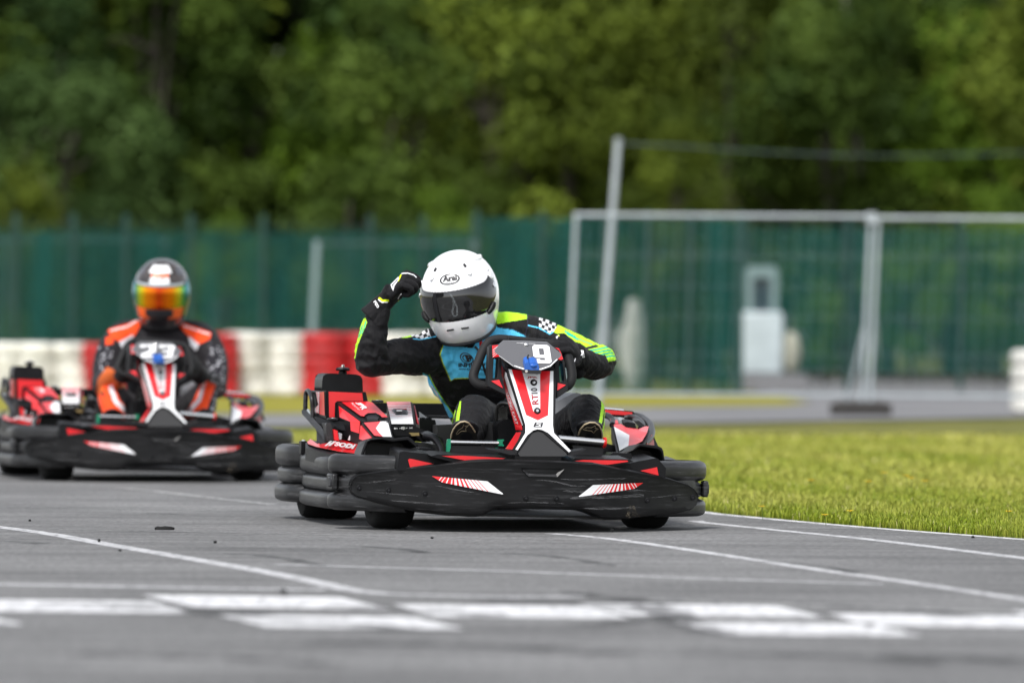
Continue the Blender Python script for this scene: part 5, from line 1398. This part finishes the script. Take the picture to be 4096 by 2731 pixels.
# far road, strips and yard
def strip(pts_l, pts_r, m, name, z):
    b = B(); b.grid([[V((x, y, hgt(x, y)+z)) for x, y in pts_l], [V((x, y, hgt(x, y)+z)) for x, y in pts_r]], m); return structure(b.build(name))
strip([(-30, 33), (-2, 42), (1.5, 45.5), (4.9, 51), (8, 57), (20, 78), (30, 92)], [(-30, 44), (-2.3, 50.5), (1.9, 59.5), (3.3, 62), (3.9, 66), (3.95, 78), (4, 92)], M['far_asphalt'], 'road', .006)
strip([(4, 92), (30, 92)], [(6, 112), (40, 112)], M['far_asphalt'], 'yard', .006)
strip([(-30, 44.2), (-2.3, 50.7), (1.9, 59.7), (3.3, 62.2), (3.85, 66)], [(-30, 86), (-2.3, 86), (1.9, 86), (3.3, 84), (3.9, 78)], M['far_turf'], 'verge', .008)

# ------------------------------------------------------------------ grass blades (nobody could count them)
def inside_edge(x, y):
    """x of the track edge at depth y"""
    best = None
    for (x0, y0), (x1, y1) in zip(edge, edge[1:]):
        if (y0-y)*(y1-y) <= 0 and y0 != y1: best = x0+(x1-x0)*(y-y0)/(y1-y0)
    return best
m, nt, bs = new_mat('grass_blade'); M['blade'] = m
at_ = N(nt, 'ShaderNodeAttribute', attribute_name='Col'); nt.links.new(at_.outputs['Color'], bs.inputs['Base Color']); bs.inputs['Roughness'].default_value = .6; bs.inputs['Specular IOR Level'].default_value = .25
gv = []; gf = []; gc = []
rnd = random.Random(3); XR = 4150
def blades(n, y0, y1, xm, h0, h1, w):
    for _ in range(n):
        y = y0+(y1-y0)*rnd.random(); e = inside_edge(0, y)
        if e is None: continue
        xr = min(xm, (XR-CX)/F*y)
        if y > 24: e = max(e, -3)
        nearfar = (y-42-max(0, e)*0)
        if xr <= e: continue
        x = e+.01+(xr-e)*rnd.random()
        lim = 41.5+max(0, (x+2))*1.15
        if y > lim: continue
        pt = noise.noise(V((x*1.1, y*.35, 0)))+.5*noise.noise(V((x*4, y*1.2, 4)))
        h = (h0+(h1-h0)*rnd.random()**1.6)*(1+.35*max(-.6, pt))
        a = rnd.random()*6.283; le = rnd.random()*.7*h; dx, dy = math.cos(a), math.sin(a)
        px, py = -dy*w/2, dx*w/2; k = len(gv)
        gv.extend(((x-px, y-py, -.006), (x+px, y+py, -.006), (x+dx*le*.4+px*.8, y+dy*le*.4+py*.8, h*.6), (x+dx*le*.4-px*.8, y+dy*le*.4-py*.8, h*.6), (x+dx*le, y+dy*le, h)))
        gf.extend(((k, k+1, k+2, k+3), (k+3, k+2, k+4)))
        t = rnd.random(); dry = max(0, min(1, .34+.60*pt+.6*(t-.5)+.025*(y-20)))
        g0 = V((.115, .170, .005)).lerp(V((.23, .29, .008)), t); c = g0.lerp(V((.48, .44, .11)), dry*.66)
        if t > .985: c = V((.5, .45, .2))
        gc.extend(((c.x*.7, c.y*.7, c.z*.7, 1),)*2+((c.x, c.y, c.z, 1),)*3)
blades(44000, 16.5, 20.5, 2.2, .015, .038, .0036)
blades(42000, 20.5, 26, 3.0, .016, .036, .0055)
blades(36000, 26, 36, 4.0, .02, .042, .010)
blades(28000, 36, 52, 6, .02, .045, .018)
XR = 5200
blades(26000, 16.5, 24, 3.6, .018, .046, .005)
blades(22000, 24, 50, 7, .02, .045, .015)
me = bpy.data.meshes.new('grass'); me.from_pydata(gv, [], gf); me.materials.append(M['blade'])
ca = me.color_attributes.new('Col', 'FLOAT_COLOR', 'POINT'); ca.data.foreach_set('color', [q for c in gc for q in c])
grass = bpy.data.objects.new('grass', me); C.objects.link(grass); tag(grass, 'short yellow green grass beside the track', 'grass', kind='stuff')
# buttercups
M['petal'] = mat('yellow_petal', (.85, .55, .01), .5)
M['stem'] = mat('flower_stem', (.06, .10, .01), .6)
for px, py, z in ((4035, 2046, .06), (3047, 2026, .05), (3400, 2044, .05), (3244, 1922, .07), (3473, 1927, .07), (3626, 1904, .08), (3645, 1913, .08), (3538, 1892, .08), (3700, 1925, .07), (3300, 2060, .04)):
    s = 1 if py > 2000 else 1.3
    D = ground(px, py+z*F/20).y; p = at(px, py, D); b = B()
    for k in range(6):
        a = k*math.pi/3; d = V((math.cos(a), math.sin(a), .35)); q = V((-math.sin(a), math.cos(a), 0)); c = V((p.x, p.y, p.z))
        b.prism([c, c+d*.008*s+q*.005*s, c+d*.014*s, c+d*.008*s-q*.005*s], (0, 0, -.001), M['petal'])
    f = b.build('buttercup'); b = B(); b.tube([(p.x, p.y, p.z-.001), (p.x+.004, p.y, 0)], .0012, M['stem'], 5); b.build('stem', f)
    tag(f, 'small yellow buttercup flowering in the grass beside the track', 'flower', 'buttercups in the grass')

# ------------------------------------------------------------------ tyre barrier
M['tyre_white'] = mat('tyre_painted_white', (.66, .65, .60), .6, vary=.35, vscale=5); M['tyre_red'] = mat('tyre_painted_red', (.42, .012, .016), .5, vary=.3, vscale=5)
def tyre_mesh(m, r, h):
    b = B(); b.lathe([(r*.55, -h*.42), (r*.62, -h*.5), (r*.88, -h*.48), (r*.97, -h*.34), (r, -h*.12), (r*.985, 0), (r, h*.12), (r*.97, h*.34), (r*.88, h*.48), (r*.62, h*.5), (r*.55, h*.42)], m, (0, 0, 0), (0, 0, 1), 28)
    return b
def stack_row(px0, px1, D, n, rows, h, colour, r):
    """tyres side by side; colour(px) picks the painted mesh"""
    for i in range(n):
        px = px0+(px1-px0)*(i+.5)/n; x = (px-CX)/F*D
        key = colour(px)
        for j in range(rows):
            o = protos[key].copy(); C.objects.link(o)
            o.location = (x+random.uniform(-.02, .02), D+random.uniform(-.03, .03)+(.12 if i % 2 else 0), h*(j+.5)); o.rotation_euler = (random.uniform(-.02, .02), random.uniform(-.02, .02), random.random()*6)
            yield key, o, j
protos = {}
for key, m, r, h in (('w', 'tyre_white', .33, .176), ('r', 'tyre_red', .33, .176), ('ws', 'tyre_white', .33, .18), ('rs', 'tyre_red', .33, .18)):
    o = tyre_mesh(M[m], r, h*.99).build('barrier_tyre', smooth=50); protos[key] = o
def lab(o, key, where):
    c = 'white' if key[0] == 'w' else 'red'
    tag(o, f'tyre painted {c}, stacked in the {where}', 'tyre', f'{c} painted tyres of the {where}')
for key, o, j in stack_row(908, 2008, 71, 7, 5, .176, lambda px: 'r' if (1220 < px < 1510 or px > 1850) else 'w', .33):
    if False: pass
    lab(o, key, 'tall barrier behind the drivers')
for key, o, j in stack_row(-1230, 346, 74, 12, 4, .18, lambda px: 'ws', .33): lab(o, key, 'low barrier at far left')
for key, o, j in stack_row(336, 500, 74, 1, 4, .18, lambda px: 'rs', .33): lab(o, key, 'low barrier at far left')
for key, o, j in stack_row(796, 932, 70.5, 1, 5, .172, lambda px: 'r', .33): lab(o, key, 'narrow stack right of the orange driver')
for px in (4165,):
    for j in range(4):
        o = protos['w'].copy(); C.objects.link(o); D = 55.; o.location = ((px-CX)/F*D, D, .172*(j+.5)); tag(o, 'white painted tyre in the short stack at the right edge', 'tyre', 'white tyres stacked at the right edge')
for o in protos.values(): bpy.data.objects.remove(o)

# ------------------------------------------------------------------ fences
def net_mat(name, col, fac, band=0.12, scale=1.1):
    m, nt, bs = new_mat(name)
    bs.inputs['Base Color'].default_value = (*col, 1); bs.inputs['Roughness'].default_value = .8; bs.inputs['Specular IOR Level'].default_value = .2
    tc = N(nt, 'ShaderNodeTexCoord'); mp = N(nt, 'ShaderNodeMapping'); mp.inputs['Scale'].default_value = (scale, 0, .12); nt.links.new(tc.outputs['Object'], mp.inputs['Vector'])
    nz = N(nt, 'ShaderNodeTexNoise', Scale=1.4, Detail=3.0); nt.links.new(mp.outputs[0], nz.inputs['Vector'])
    mr = N(nt, 'ShaderNodeMapRange'); mr.inputs[1].default_value = .3; mr.inputs[2].default_value = .7; mr.inputs[3].default_value = fac-band; mr.inputs[4].default_value = fac+band; nt.links.new(nz.outputs['Fac'], mr.inputs[0])
    nt.links.new(mr.outputs[0], bs.inputs['Alpha'])
    return m
M['net'] = net_mat('green_privacy_net', (.003, .066, .057), .66, .26, 1.6)
M['net_thin'] = net_mat('thin_green_net', (.005, .080, .066), .50, .14)
M['net_mid'] = net_mat('middling_green_net', (.005, .078, .064), .56, .16)
M['post_green'] = mat('dark_green_post', (.002, .040, .034), .5)
M['net_grey'] = net_mat('faded_grey_net', (.22, .30, .30), .42)
def fence(pxs, D, ztop, name, label, netm, net_top, step=None, lean=0, net_z0=.0, wires=True, net2=None):
    X = [(px-CX)/F*D for px in pxs]; base = hgt(0, D)
    root = empty(name, Matrix.Translation((X[0], D, base)))
    tag(root, label, 'fence')
    for x in X:
        b = B(); b.box((0, 0, ztop/2+.02), (.09, .05, ztop+.04), M['post_green']); b.box((0, 0, ztop+.05), (.08, .06, .02), M['post_green'])
        o = b.build('post', root); o.location = (x-X[0], 0, 0)
    b = B(); W = X[-1]-X[0]
    if wires:
        z = .06
        while z < ztop: b.box((W/2, -.035, z), (W, .008, .012), M['post_green']); z += .2
        n = int(W/.05)
        for i in range(n): b.box(((i+.5)*W/n, -.030, ztop/2), (.003, .003, ztop), M['post_green'])
        b.build('wire_panel', root)
    spans = [(0, W, netm)] if not net2 else [(0, X[1]-X[0], netm), (X[1]-X[0]+.01, W, net2)]
    for s0, s1, nm_ in spans:
        b = B(); k = 24; b.grid([[V((s0+(s1-s0)*i/k, +.05+.015*math.sin(i*1.7), z-(.03*math.sin(i*2.1)**2 if z == net_top else 0))) for i in range(k+1)] for z in (net_z0, net_top*.5, net_top)], nm_); b.build('privacy_net', root)
    return root
fence([-2300, -1900, -1500, -1100, -800, -560, -330, -100, 60, 290, 500, 760, 1050, 1480, 1690, 1895], 84, 2.80, 'mesh_fence', 'long green mesh fence with privacy net behind the tyre barrier and drivers', M['net'], 2.60)
fence([1905, 2165, 2420, 2590, 2755, 2960], 80, 2.78, 'mesh_fence', 'taller green netted fence with dark posts behind the raised left arm', M['net'], 2.74)
fence([2975, 3390, 3840, 4330, 4800, 5270, 5740], 88, 2.92, 'mesh_fence', 'see-through green mesh fence at right behind the temporary fencing', M['net_thin'], 2.80, net_z0=.3, net2=M['net_mid'])
M['dull'] = mat('dull_steel', (.06, .10, .10), .6, vary=.15, vscale=6)
def heras(pxl, pxr, D, ztop, label, lean=.04, foot=True, wires=True, brace=0, sm='steel', lp=0):
    xl, xr = (pxl-CX)/F*D, (pxr-CX)/F*D; base = hgt(0, D)
    root = empty('temporary_fence', Matrix.Translation((xl, D, base))); tag(root, label, 'fence', 'temporary fence panels')
    W = xr-xl; r = .022
    b = B()
    L = lambda z: -lean*(ztop-z)
    for x in (0.03, W-.03): b.tube([(x+L(.12), 0, .10), (x, 0, ztop)], r, M[sm], 10)
    b.tube([(.0, 0, ztop-.01), (W, 0, ztop-.01)], r*(.55 if lp else 1), M[sm], 10); b.tube([(L(.2), 0, .20), (W+L(.2), 0, .20)], r*.8, M[sm], 10)
    b.build('tube_frame', root, smooth=60)
    if lp:
        b = B(); b.tube([(.02+L(.05), -.07, .05), (.02, -.07, ztop+.03)], .050, mat('weathered_post', (.20, .27, .29), .6), 10); b.build('end_post', root, smooth=60)
    if wires:
        b = B(); n = int(W/.15)
        for i in range(1, n): b.tube([(W*i/n+L(.2), .0, .2), (W*i/n, .0, ztop)], .0009, M['steel'], 4)
        for z in (.45, .62, 1.0, 1.32, 1.62, 1.66): b.tube([(L(z), .006, z), (W+L(z), .006, z)], .0009, M['steel'], 4)
        b.build('wire_infill', root)
    b = B(); b.box((W-.02, -.03, ztop-.03), (.11, .04, .12), M[sm]); b.build('clamp', root, bevel=.008)
    if brace: b = B(); b.tube([(W-.04+L(.9), .05, .9), (W-.17+L(.1), .4, .06)], .02, M['steel'], 8); b.build('brace', root, smooth=60)
    return root
heras(2290, 3490, 53, 2.06, 'first temporary fence panel of pale tubes, with clamp at its right post', brace=1)
heras(3500, 4700, 53, 2.05, 'temporary fence panel of pale tubes cut off by the right edge of the picture')
heras(4710, 5910, 53, 2.05, 'next temporary fence panel of pale tubes beyond the right edge of the picture')
heras(-640, 12, 87, 2.50, 'temporary fence panel with only its right post showing at far left', wires=False, sm='dull')
heras(24, 664, 87, 2.50, 'temporary fence panel above the orange driver, left of his helmet', .03, wires=False, sm='dull')
heras(1262, 1900, 77, 2.26, 'temporary fence panel between the two drivers in front of green net', .045, wires=False, sm='dull', lp=1)
# foot of the temporary fence
M['foot'] = mat('fence_foot_rubber', (.035, .032, .030), .9, vary=.3)
b = B(); x = (3450-CX)/F*52; b.box((0, 0, .06), (.62, .24, .12), M['foot']); b.box((0, 0, .125), (.50, .16, .03), M['foot'])
o = b.build('ballast_block', bevel=.02, seg=3); o.location = (x, 52.2, .008); tag(o, 'black rubber ballast block under the temporary fence post', 'block')
# tall pole and cable
b = B(); D = 56.; z1 = CAMH+(1411-560)/F*D; x1 = (2468-CX)/F*D; x0 = (2398-CX)/F*D
b.tube([(x0-.02, D, 0), (x1, D, z1)], .036, M['steel'], 14); b.lathe([(.05, 0), (.05, .02), (.001, .03)], M['steel'], (x1, D, z1), (0, 0, 1), 12)
pole = b.build('pole', smooth=50); tag(pole, 'tall pale steel pole rising above the temporary fence', 'pole')
def zc(py, D): return CAMH+(1411-py)/F*D
cb = smooth_path([(x1, D, z1-.03), ((2700-CX)/F*60, 60, zc(580, 60)), ((3200-CX)/F*66, 66, zc(608, 66)), ((3700-CX)/F*72, 72, zc(612, 72)), ((4300-CX)/F*80, 80, zc(590, 80))], 8)
b = B(); b.tube(cb, .010, M['dull'], 6); o = b.build('cable', smooth=60); tag(o, 'thin grey cable running right from the top of the tall pole', 'cable')
# kiosk behind the fence: white cabinet, arch frame, dark screen
def kx(px, D): return (px-CX)/F*D
D = 86.; zg = hgt(0, D)
kr = empty('pay_kiosk', Matrix.Translation((kx(3045, D), D, zg))); tag(kr, 'white cabinet topped by a framed dark screen, standing behind the temporary fence', 'kiosk')
s = D/F
b = B(); b.box((0, 0, zc(1366, D)-zg), (168*s, .5, (1491-1241)*s), mat('pale_cabinet_paint', (.42, .48, .50), .5, vary=.15, vscale=3)); b.build('cabinet', kr, bevel=.05)
b = B(); b.box((35*s, 0, (zc(1491, D)-zg)/2), (290*s, .7, zc(1491, D)-zg), M['far_asphalt']); b.build('plinth', kr, bevel=.02)
b = B()
pts = [(-62, 1240), (-64, 1078), (-52, 1058), (52, 1058), (64, 1078), (62, 1240), (34, 1240), (36, 1112), (30, 1104), (-30, 1104), (-36, 1112), (-34, 1240)]
b.prism([V((x*s, -.1, zc(y, D)-zg)) for x, y in pts], (0, .3, 0), mat('grey_frame_paint', (.15, .22, .22), .5)); b.build('arch_frame', kr, bevel=.02)
b = B(); b.prism([V((x*s, 0, zc(y, D)-zg)) for x, y in ((-34, 1240), (-36, 1112), (-30, 1104), (30, 1104), (36, 1112), (34, 1240))], (0, .1, 0), mat('dark_screen', (.01, .035, .045), .3)); b.build('screen', kr)
b = B(); b.ball((118*s, .0, zc(1405, D)-zg), (40*s, .2, 86*s), mat('cream_sack_cloth', (.34, .34, .27), .8, vary=.3, vscale=4)); o = b.build('sack', smooth=60); o.location = (kx(3045, D), D, zg); tag(o, 'rounded cream sack leaning against the right side of the white cabinet', 'sack')
b = B(); D2 = 90.; s2 = D2/F
b.loft([[V((kx(2535, D2)+w*s2*math.cos(a), D2+.15*math.sin(a), zc(y, D2))) for a in [2*math.pi*k/14 for k in range(14)]] for w, y in ((30, 1551), (40, 1500), (60, 1440), (62, 1340), (40, 1290), (24, 1200), (10, 1190))], M['tyre_white']); o = b.build('white_bag', smooth=60); tag(o, 'pale upright bag showing dimly through the green net', 'bag')

# ------------------------------------------------------------------ trees
def leaf_mat(name, c1, c2):
    m, nt, bs = new_mat(name)
    at_ = N(nt, 'ShaderNodeAttribute', attribute_name='Tone'); oi = N(nt, 'ShaderNodeObjectInfo')
    cr = N(nt, 'ShaderNodeMix', data_type='RGBA'); nt.links.new(at_.outputs['Fac'], cr.inputs[0]); cr.inputs[6].default_value = (*c1, 1); cr.inputs[7].default_value = (*c2, 1)
    mr = N(nt, 'ShaderNodeMapRange'); mr.inputs[3].default_value = .8; mr.inputs[4].default_value = 1.2; nt.links.new(oi.outputs['Random'], mr.inputs[0])
    mx = N(nt, 'ShaderNodeMix', data_type='RGBA', blend_type='MULTIPLY'); mx.inputs[0].default_value = 1; nt.links.new(cr.outputs[2], mx.inputs[6]); nt.links.new(mr.outputs[0], mx.inputs[7])
    nt.links.new(mx.outputs[2], bs.inputs['Base Color']); bs.inputs['Roughness'].default_value = .6; bs.inputs['Specular IOR Level'].default_value = .10
    return m
LM = {'green': leaf_mat('mid_green_leaf', (.015, .034, .004), (.100, .152, .024)), 'olive': leaf_mat('olive_leaf', (.021, .036, .003), (.118, .156, .018)), 'blue': leaf_mat('blue_green_leaf', (.011, .028, .006), (.080, .134, .036)), 'bright': leaf_mat('bright_leaf', (.032, .062, .005), (.125, .205, .018))}  # random clump tones, spread widened to paint light and dark contrast into the leaves
M['bark'] = mat('grey_brown_bark', (.06, .05, .04), .9, vary=.4, vscale=3); M['palebark'] = mat('pale_bark', (.22, .21, .17), .8, vary=.4, vscale=2)
def crown_mesh(rx, rz, z0, nclump, nleaf, ls, seed, key):
    rn = random.Random(seed); vs = []; fs = []; tone = []
    cl = []
    for _ in range(nclump):
        while True:
            p = V((rn.uniform(-1, 1), rn.uniform(-1, 1), rn.uniform(-1, 1)))
            l = p.length
            if .35 < l < 1: break
        p = p.normalized()*(.5+.5*rn.random()**.5)
        w = 1-.45*max(0, p.z)-.25*max(0, -p.z)
        cl.append((V((p.x*rx*w, p.y*rx*w*.8, z0+rz*(1+p.z))), rn.uniform(.35, 1.0)*rx*.50, rn.random()))
    for c, r, t in cl:
        for _ in range(nleaf):
            d = V((rn.gauss(0, 1), rn.gauss(0, 1), rn.gauss(0, .75))); d = d.normalized()*r*rn.random()**.3
            q = c+d; nrm = (d.normalized()*.8+V((rn.gauss(0, .6), rn.gauss(0, .6), rn.gauss(.5, .6)))).normalized()
            u = nrm.orthogonal().normalized(); u = Matrix.Rotation(rn.random()*6.28, 3, nrm) @ u; w = nrm.cross(u); s = ls*rn.uniform(.6, 1.3); k = len(vs)
            vs += [q-u*s, q-w*s*.5+nrm*s*.1, q+u*s, q+w*s*.5+nrm*s*.1]; fs.append((k, k+1, k+2, k+3)); tt = min(1, max(0, t*.9+.1*rn.random())); tone += [tt]*4
    me = bpy.data.meshes.new('crown'); me.from_pydata(vs, [], fs); me.materials.append(LM[key])
    a = me.attributes.new('Tone', 'FLOAT', 'POINT'); a.data.foreach_set('value', tone); me.update()
    return me, cl
def trunk_mesh(h, r, cl, seed, m='bark'):
    rn = random.Random(seed); b = B()
    pts = [(0, 0, -.2)]; x = y = 0
    for k in range(1, 7): x += rn.uniform(-.12, .12); y += rn.uniform(-.12, .12); pts.append((x, y, h*k/6))
    b.tube(pts, [r*(1-.13*k) for k in range(7)], M[m], 10)
    for c, rr, t in rn.sample(cl, min(12, len(cl))):
        s = pts[rn.randint(2, 5)]; mid_ = (V(s)+c)*.5+V((0, 0, .3)); b.tube([s, mid_, c], [r*.4, r*.22, r*.06], M[m], 6)
    return b
kinds = [('green', 3.0, 4.2, 1.4), ('olive', 2.8, 4.6, 1.2), ('blue', 3.2, 4.4, 1.0), ('bright', 2.4, 3.6, 1.2), ('green', 2.5, 5.0, 2.0), ('olive', 3.3, 4.0, 1.0)]
protoT = []
for i, (key, rx, rz, z0) in enumerate(kinds):
    me, cl = crown_mesh(rx, rz, z0, 30, 400, .115, 40+i, key)
    root = bpy.data.objects.new('broadleaf_tree', None); C.objects.link(root)
    cr = bpy.data.objects.new('crown', me); C.objects.link(cr); cr.parent = root
    trunk_mesh(z0+rz*1.5, .17, cl, 70+i).build('trunk', root, smooth=60)
    protoT.append(root)
LBL = {'green': 'mid green broadleaf tree in the dark woodland behind the fences', 'olive': 'olive yellow broadleaf tree in the dark woodland behind the fences', 'blue': 'blue green broadleaf tree in the dark woodland behind the fences', 'bright': 'bright green broadleaf tree in the dark woodland behind the fences'}
rt = random.Random(11)
spots = []
def tree(px, D, ki, sc=1.0, rot=None):
    o = copy_tree(protoT[ki]); o.location = (kx(px, D), D, hgt(0, D)); o.rotation_euler = (0, 0, rt.random()*6.28 if rot is None else rot); o.scale = (sc, sc, sc*rt.uniform(.95, 1.1))
    tag(o, LBL[kinds[ki][0]], 'tree', 'trees of the woodland behind the fences')
front = [(-1800, 2), (-1450, 0), (-1120, 4), (-800, 1), (-480, 5), (4600, 0), (4950, 1), (5300, 4), (5650, 2), (-150, 0), (250, 2), (620, 4), (980, 0), (1330, 3), (1650, 0), (1980, 5), (2300, 1), (2640, 5), (2950, 1), (3260, 0), (3560, 4), (3900, 3), (4250, 5)]
for i, (px, k) in enumerate(front): tree(px, 112+rt.uniform(-3, 5), k, rt.uniform(.85, 1.0))
back = [(-1700, 0), (-1350, 4), (-1000, 2), (-650, 0), (4600, 5), (5000, 2), (5400, 0), (-300, 2), (60, 0), (450, 2), (820, 4), (1180, 2), (1560, 0), (1900, 1), (2240, 5), (2600, 1), (3000, 5), (3400, 1), (3800, 0), (4200, 1)]
for i, (px, k) in enumerate(back): tree(px, 124+rt.uniform(-3, 4), k, rt.uniform(1.1, 1.3))
for i in range(20): tree(-1800+i*400, 138+rt.uniform(-3, 3), rt.choice((0, 2, 4)), rt.uniform(1.45, 1.7))
for i in range(26):
    o = copy_tree(protoT[(0, 2, 4, 1)[i % 4]]); Dq = 130+3*(i % 3); o.location = (kx(-1700+i*290, Dq), Dq, -.35); o.rotation_euler = (0, 0, rt.random()*6.28); o.scale = (.62, .62, .52)
    tag(o, 'low shrub filling the shade beneath the trees of the woodland', 'shrub', 'undergrowth shrubs beneath the trees'); o.name = 'shrub'
tree(300, 131, 0, 1.25); tree(420, 128, 4, 1.2)
for i in range(14):  # high crowns added to shade the inside of the wood, mostly above the frame
    o = copy_tree(protoT[(1, 0, 2, 4)[i % 4]]); Dq = 119+4*(i % 2); o.location = (kx(-1650+i*560, Dq), Dq, 6.3); o.rotation_euler = (0, 0, rt.random()*6.28); o.scale = (1.9, 1.9, 1.3)
    for ch in list(o.children):
        if ch.name.startswith('trunk'): bpy.data.objects.remove(ch)
    b = B(); b.tube([(0, 0, -6.5/1.3), (.08, .03, -3), (0, .1, 2), (.05, 0, 5)], [.20, .17, .14, .08], M['bark'], 10); tk = b.build('trunk', o, smooth=60)
    tag(o, 'tall tree added so that its high crown shades the woodland behind', 'tree', 'added tall trees shading the woodland')
for px, D, k, sc in ((1780, 106, 3, .48), (60, 106, 1, .42), (1420, 107, 0, .45), (3640, 104, 3, .40), (3300, 99, 3, .26), (4000, 104, 3, .5), (2700, 107, 1, .5), (900, 106, 3, .42)):
    tree(px, D, k, sc)
for o in protoT:
    for ch in list(o.children): bpy.data.objects.remove(ch)
    bpy.data.objects.remove(o)
# slim pale trunk leaning in front of the wood
D = 113.; b = B(); pp_ = [(3500, 1500), (3470, 1100), (3450, 800), (3425, 560), (3400, 300), (3375, 60), (3350, -200)]
b.tube([(kx(x, D), D+.3*math.sin(i), zc(y, D) if i else hgt(0, D)-.2) for i, (x, y) in enumerate(pp_)], [.08, .075, .07, .065, .055, .045, .03], M['palebark'], 10)
bt = b.build('birch_tree', smooth=60)
me, cl = crown_mesh(1.2, 1.2, 0, 14, 50, .14, 91, 'olive'); cr = bpy.data.objects.new('crown', me); C.objects.link(cr); cr.parent = bt; cr.location = (kx(3370, D), D, zc(-150, D)-1)
tag(bt, 'slim tree with pale leaning trunk above the right fence panels', 'tree')

# ------------------------------------------------------------------ light
w = bpy.data.worlds.new('World'); scene.world = w; w.use_nodes = True; nt = w.node_tree; bg = nt.nodes['Background']
sky = nt.nodes.new('ShaderNodeTexSky'); sky.sky_type = 'NISHITA'; sky.sun_disc = False; sky.sun_elevation = R(54); sky.sun_rotation = R(205); sky.dust_density = 1.0; sky.air_density = 1.0
hs = nt.nodes.new('ShaderNodeHueSaturation'); hs.inputs['Saturation'].default_value = .25; nt.links.new(sky.outputs[0], hs.inputs['Color']); nt.links.new(hs.outputs[0], bg.inputs[0])
bg.inputs[1].default_value = .10
sl_ = bpy.data.lights.new('sun', 'SUN'); so = bpy.data.objects.new('sun', sl_); C.objects.link(so)
sl_.energy = 1.5; sl_.angle = R(14); sl_.color = (1, .97, .93)
sd = V((math.sin(R(205))*math.cos(R(54)), math.cos(R(205))*math.cos(R(54)), math.sin(R(54))))
so.rotation_euler = sd.to_track_quat('Z', 'Y').to_euler()
vs_ = scene.view_settings; vs_.view_transform = 'Standard'; vs_.look = 'None'; vs_.gamma = 1; vs_.exposure = 1.28; vs_.use_curve_mapping = False
scene.cycles.use_denoising = True
scene.cycles.transparent_max_bounces = 24
scene.cycles.max_bounces = 6
